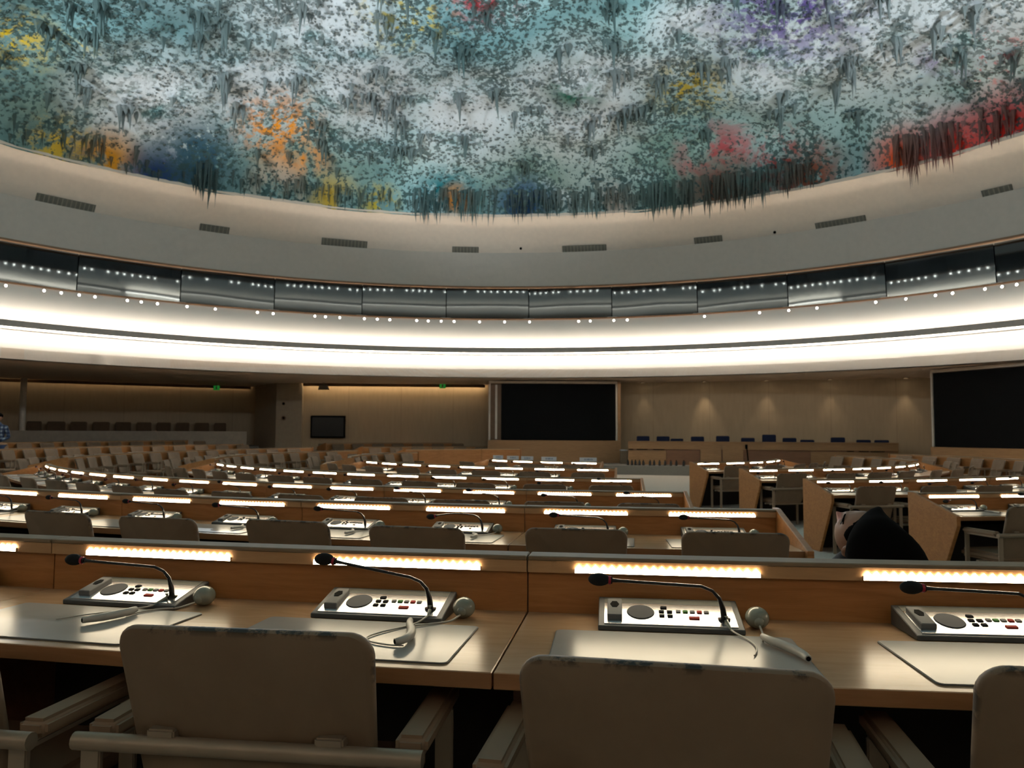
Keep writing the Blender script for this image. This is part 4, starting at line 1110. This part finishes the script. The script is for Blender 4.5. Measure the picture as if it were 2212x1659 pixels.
mk('eyebrow', m, 'hair_black', hd, smooth=True)
tag(person, 'person with long black hair leaning back, face tipped up to the ceiling', 'person')
# her chair
chair((Vector((HP.x + .06, 3.12)) - CEN).length, math.atan2(HP.x + .06 - CEN.x, CEN.y - 3.12), fz_, 'beige armchair under the person with long black hair', None)

# --- standing person in blue checked shirt at the picture's edge
PY = 22.0; pc = at(-3, 930, PY); rz_ = floor_z((Vector((pc.x, PY)) - CEN).length)
man = empty('person', (pc.x, PY, rz_)); H_ = 1.86/1.8
def S(x, y, z): return Vector((x*H_, y*H_, z*H_))
nodes = [(S(0, 0, .98), (.16, .105)), (S(0, -.01, 1.15), (.155, .10)), (S(0, 0, 1.36), (.185, .11)), (S(0, .01, 1.49), .06), (S(0, 0, 1.55), .05)]
edges = [(0, 1), (1, 2), (2, 3), (3, 4)]
for sx in (-1, 1):
    b0 = len(nodes); nodes += [(S(sx*.20, 0, 1.40), .065), (S(sx*.265, .03, 1.13), .05), (S(sx*.16, -.17, 1.05), .04)]; edges += [(2, b0), (b0, b0 + 1), (b0 + 1, b0 + 2)]
skin_body('shirt', nodes, edges, 'plaid_blue', man)
nodes = [(S(0, 0, .96), (.155, .10))]; edges = []
for sx in (-1, 1):
    b0 = len(nodes); nodes += [(S(sx*.09, 0, .86), .085), (S(sx*.10, -.01, .50), .062), (S(sx*.105, .01, .12), .045), (S(sx*.11, 0, .06), .045), (S(sx*.12, -.13, .035), .035)]
    edges += [(0, b0)] + [(b0 + i, b0 + i + 1) for i in range(4)]
skin_body('trousers', nodes, edges, 'jeans_blue', man)
hm = head_mesh(1.0); R_ = Matrix.Rotation(2.6, 3, 'Z'); hm.v = [tuple(S(0, -.01, 1.665) + R_ @ Vector(q)) for q in hm.v]; mk('head', hm, ['skin', 'skin_nose'], man, smooth=True)
m = MB(); m.ball(S(0, .012, 1.70), (.088, .104, .095), 24, 14); mk('hair', m, 'hair_black', man, smooth=True)
for sx in (-1, 1):
    hb = S(sx*.13, -.20, 1.04); nd = [(S(sx*.155, -.175, 1.05), .028), (hb, (.036, .018)), (hb + Vector((-sx*.03, -.04, -.005)), (.038, .014))]; ed = [(0, 1), (1, 2)]
    for q in range(4):
        r0 = hb + Vector((-sx*.045, -.05 + .0, .024 - .016*q)); ln = (.034, .040, .037, .028)[q]; b0 = len(nd)
        nd += [(r0, .009), (r0 + Vector((-sx*ln*.8, -.012, -.004)), .0085), (r0 + Vector((-sx*ln*1.4, .010, -.008)), .0075)]; ed += [(2, b0), (b0, b0 + 1), (b0 + 1, b0 + 2)]
    b0 = len(nd); nd += [(hb + Vector((-sx*.01, -.01, .035)), .011), (hb + Vector((-sx*.035, -.02, .05)), .009)]; ed += [(1, b0), (b0, b0 + 1)]
    skin_body('hand', nd, ed, 'skin', man, 0, 1)
tag(man, 'person in blue checked shirt standing beyond the far chairs, cut by the frame', 'person')

# ------------------------------------------------------------------ lights
def spot(name, loc, aim, power, col, size, blend=.6, soft=.2):
    l = bpy.data.lights.new(name, 'SPOT'); l.energy = power; l.color = col; l.spot_size = size; l.spot_blend = blend; l.shadow_soft_size = soft
    o = bpy.data.objects.new(name, l); COL.objects.link(o); o.location = loc
    o.rotation_euler = (Vector(aim) - Vector(loc)).to_track_quat('-Z', 'Y').to_euler(); return o
DOME_P = 1500
for k in range(16):
    a = 2*PI*(k + .5)/16
    w = 1.25 if math.cos(a) < .3 else .55
    spot('dome_spot', rpt(16.0, a, 7.6), rpt(9.5, a + PI, dome_z(9.5)), DOME_P*w, (.88, .96, 1.0), 1.35, .9, .25)
for u, v, a, p_ in ((560, 190, 2.0, 420), (850, 190, 2.6, 520), (1200, 230, -2.5, 480), (1880, 80, -1.9, 420), (700, 60, 2.4, 300), (1500, 130, -2.3, 300), (200, 120, 1.7, 330)):
    spot('dome_spot', rpt(15.9, a - PI, 7.9), dome_hit(u, v), p_*15, (.86, .95, 1.0), .42, 1.0, .2)
for P, k in WASH:
    spot('wall_wash', (P.x, P.y, SZ - .06), (P.x - wn.x*.10, P.y - wn.y*.10, 0), (16, 48, 26, 20, 26)[k], (1, .80, .55), 1.0, .8, .04)
    spot('wall_wash', (P.x + wn.x*2.4, P.y + wn.y*2.4, SZ - .06), (P.x - wn.x*.35, P.y - wn.y*.35, 1.1), 26, (1, .84, .62), 1.9, 1.0, .1)  # added fill spot without a fixture, evens out the podium wall brightness

# ------------------------------------------------------------------ world, camera, view
w = bpy.data.worlds.new('world'); SC.world = w; w.use_nodes = True
w.node_tree.nodes['Background'].inputs['Color'].default_value = (.05, .045, .04, 1); w.node_tree.nodes['Background'].inputs['Strength'].default_value = .2
cam = bpy.data.cameras.new('camera'); co = bpy.data.objects.new('camera', cam); COL.objects.link(co); SC.camera = co
cam.sensor_fit = 'HORIZONTAL'; cam.sensor_width = 36; cam.lens = 36*F_PX/W_PX; cam.clip_start = .05; cam.clip_end = 200
Rm = Matrix.Rotation(PI/2 + PITCH, 3, 'X') @ Matrix.Rotation(ROLL, 3, 'Z')
co.location = (0, 0, CZ); co.rotation_euler = Rm.to_euler()
cam.dof.use_dof = True; cam.dof.focus_distance = 1.9; cam.dof.aperture_fstop = 9.0
SC.view_settings.view_transform = 'Standard'; SC.view_settings.look = 'None'; SC.view_settings.exposure = -.13; SC.view_settings.gamma = 1
try:
    SC.cycles.use_denoising = True; SC.cycles.max_bounces = 6; SC.cycles.diffuse_bounces = 3; SC.cycles.glossy_bounces = 3
    SC.cycles.use_adaptive_sampling = True; SC.cycles.adaptive_threshold = .08; SC.cycles.adaptive_min_samples = 16
    SC.cycles.sample_clamp_indirect = 6; SC.cycles.caustics_reflective = False; SC.cycles.caustics_refractive = False
except Exception: pass
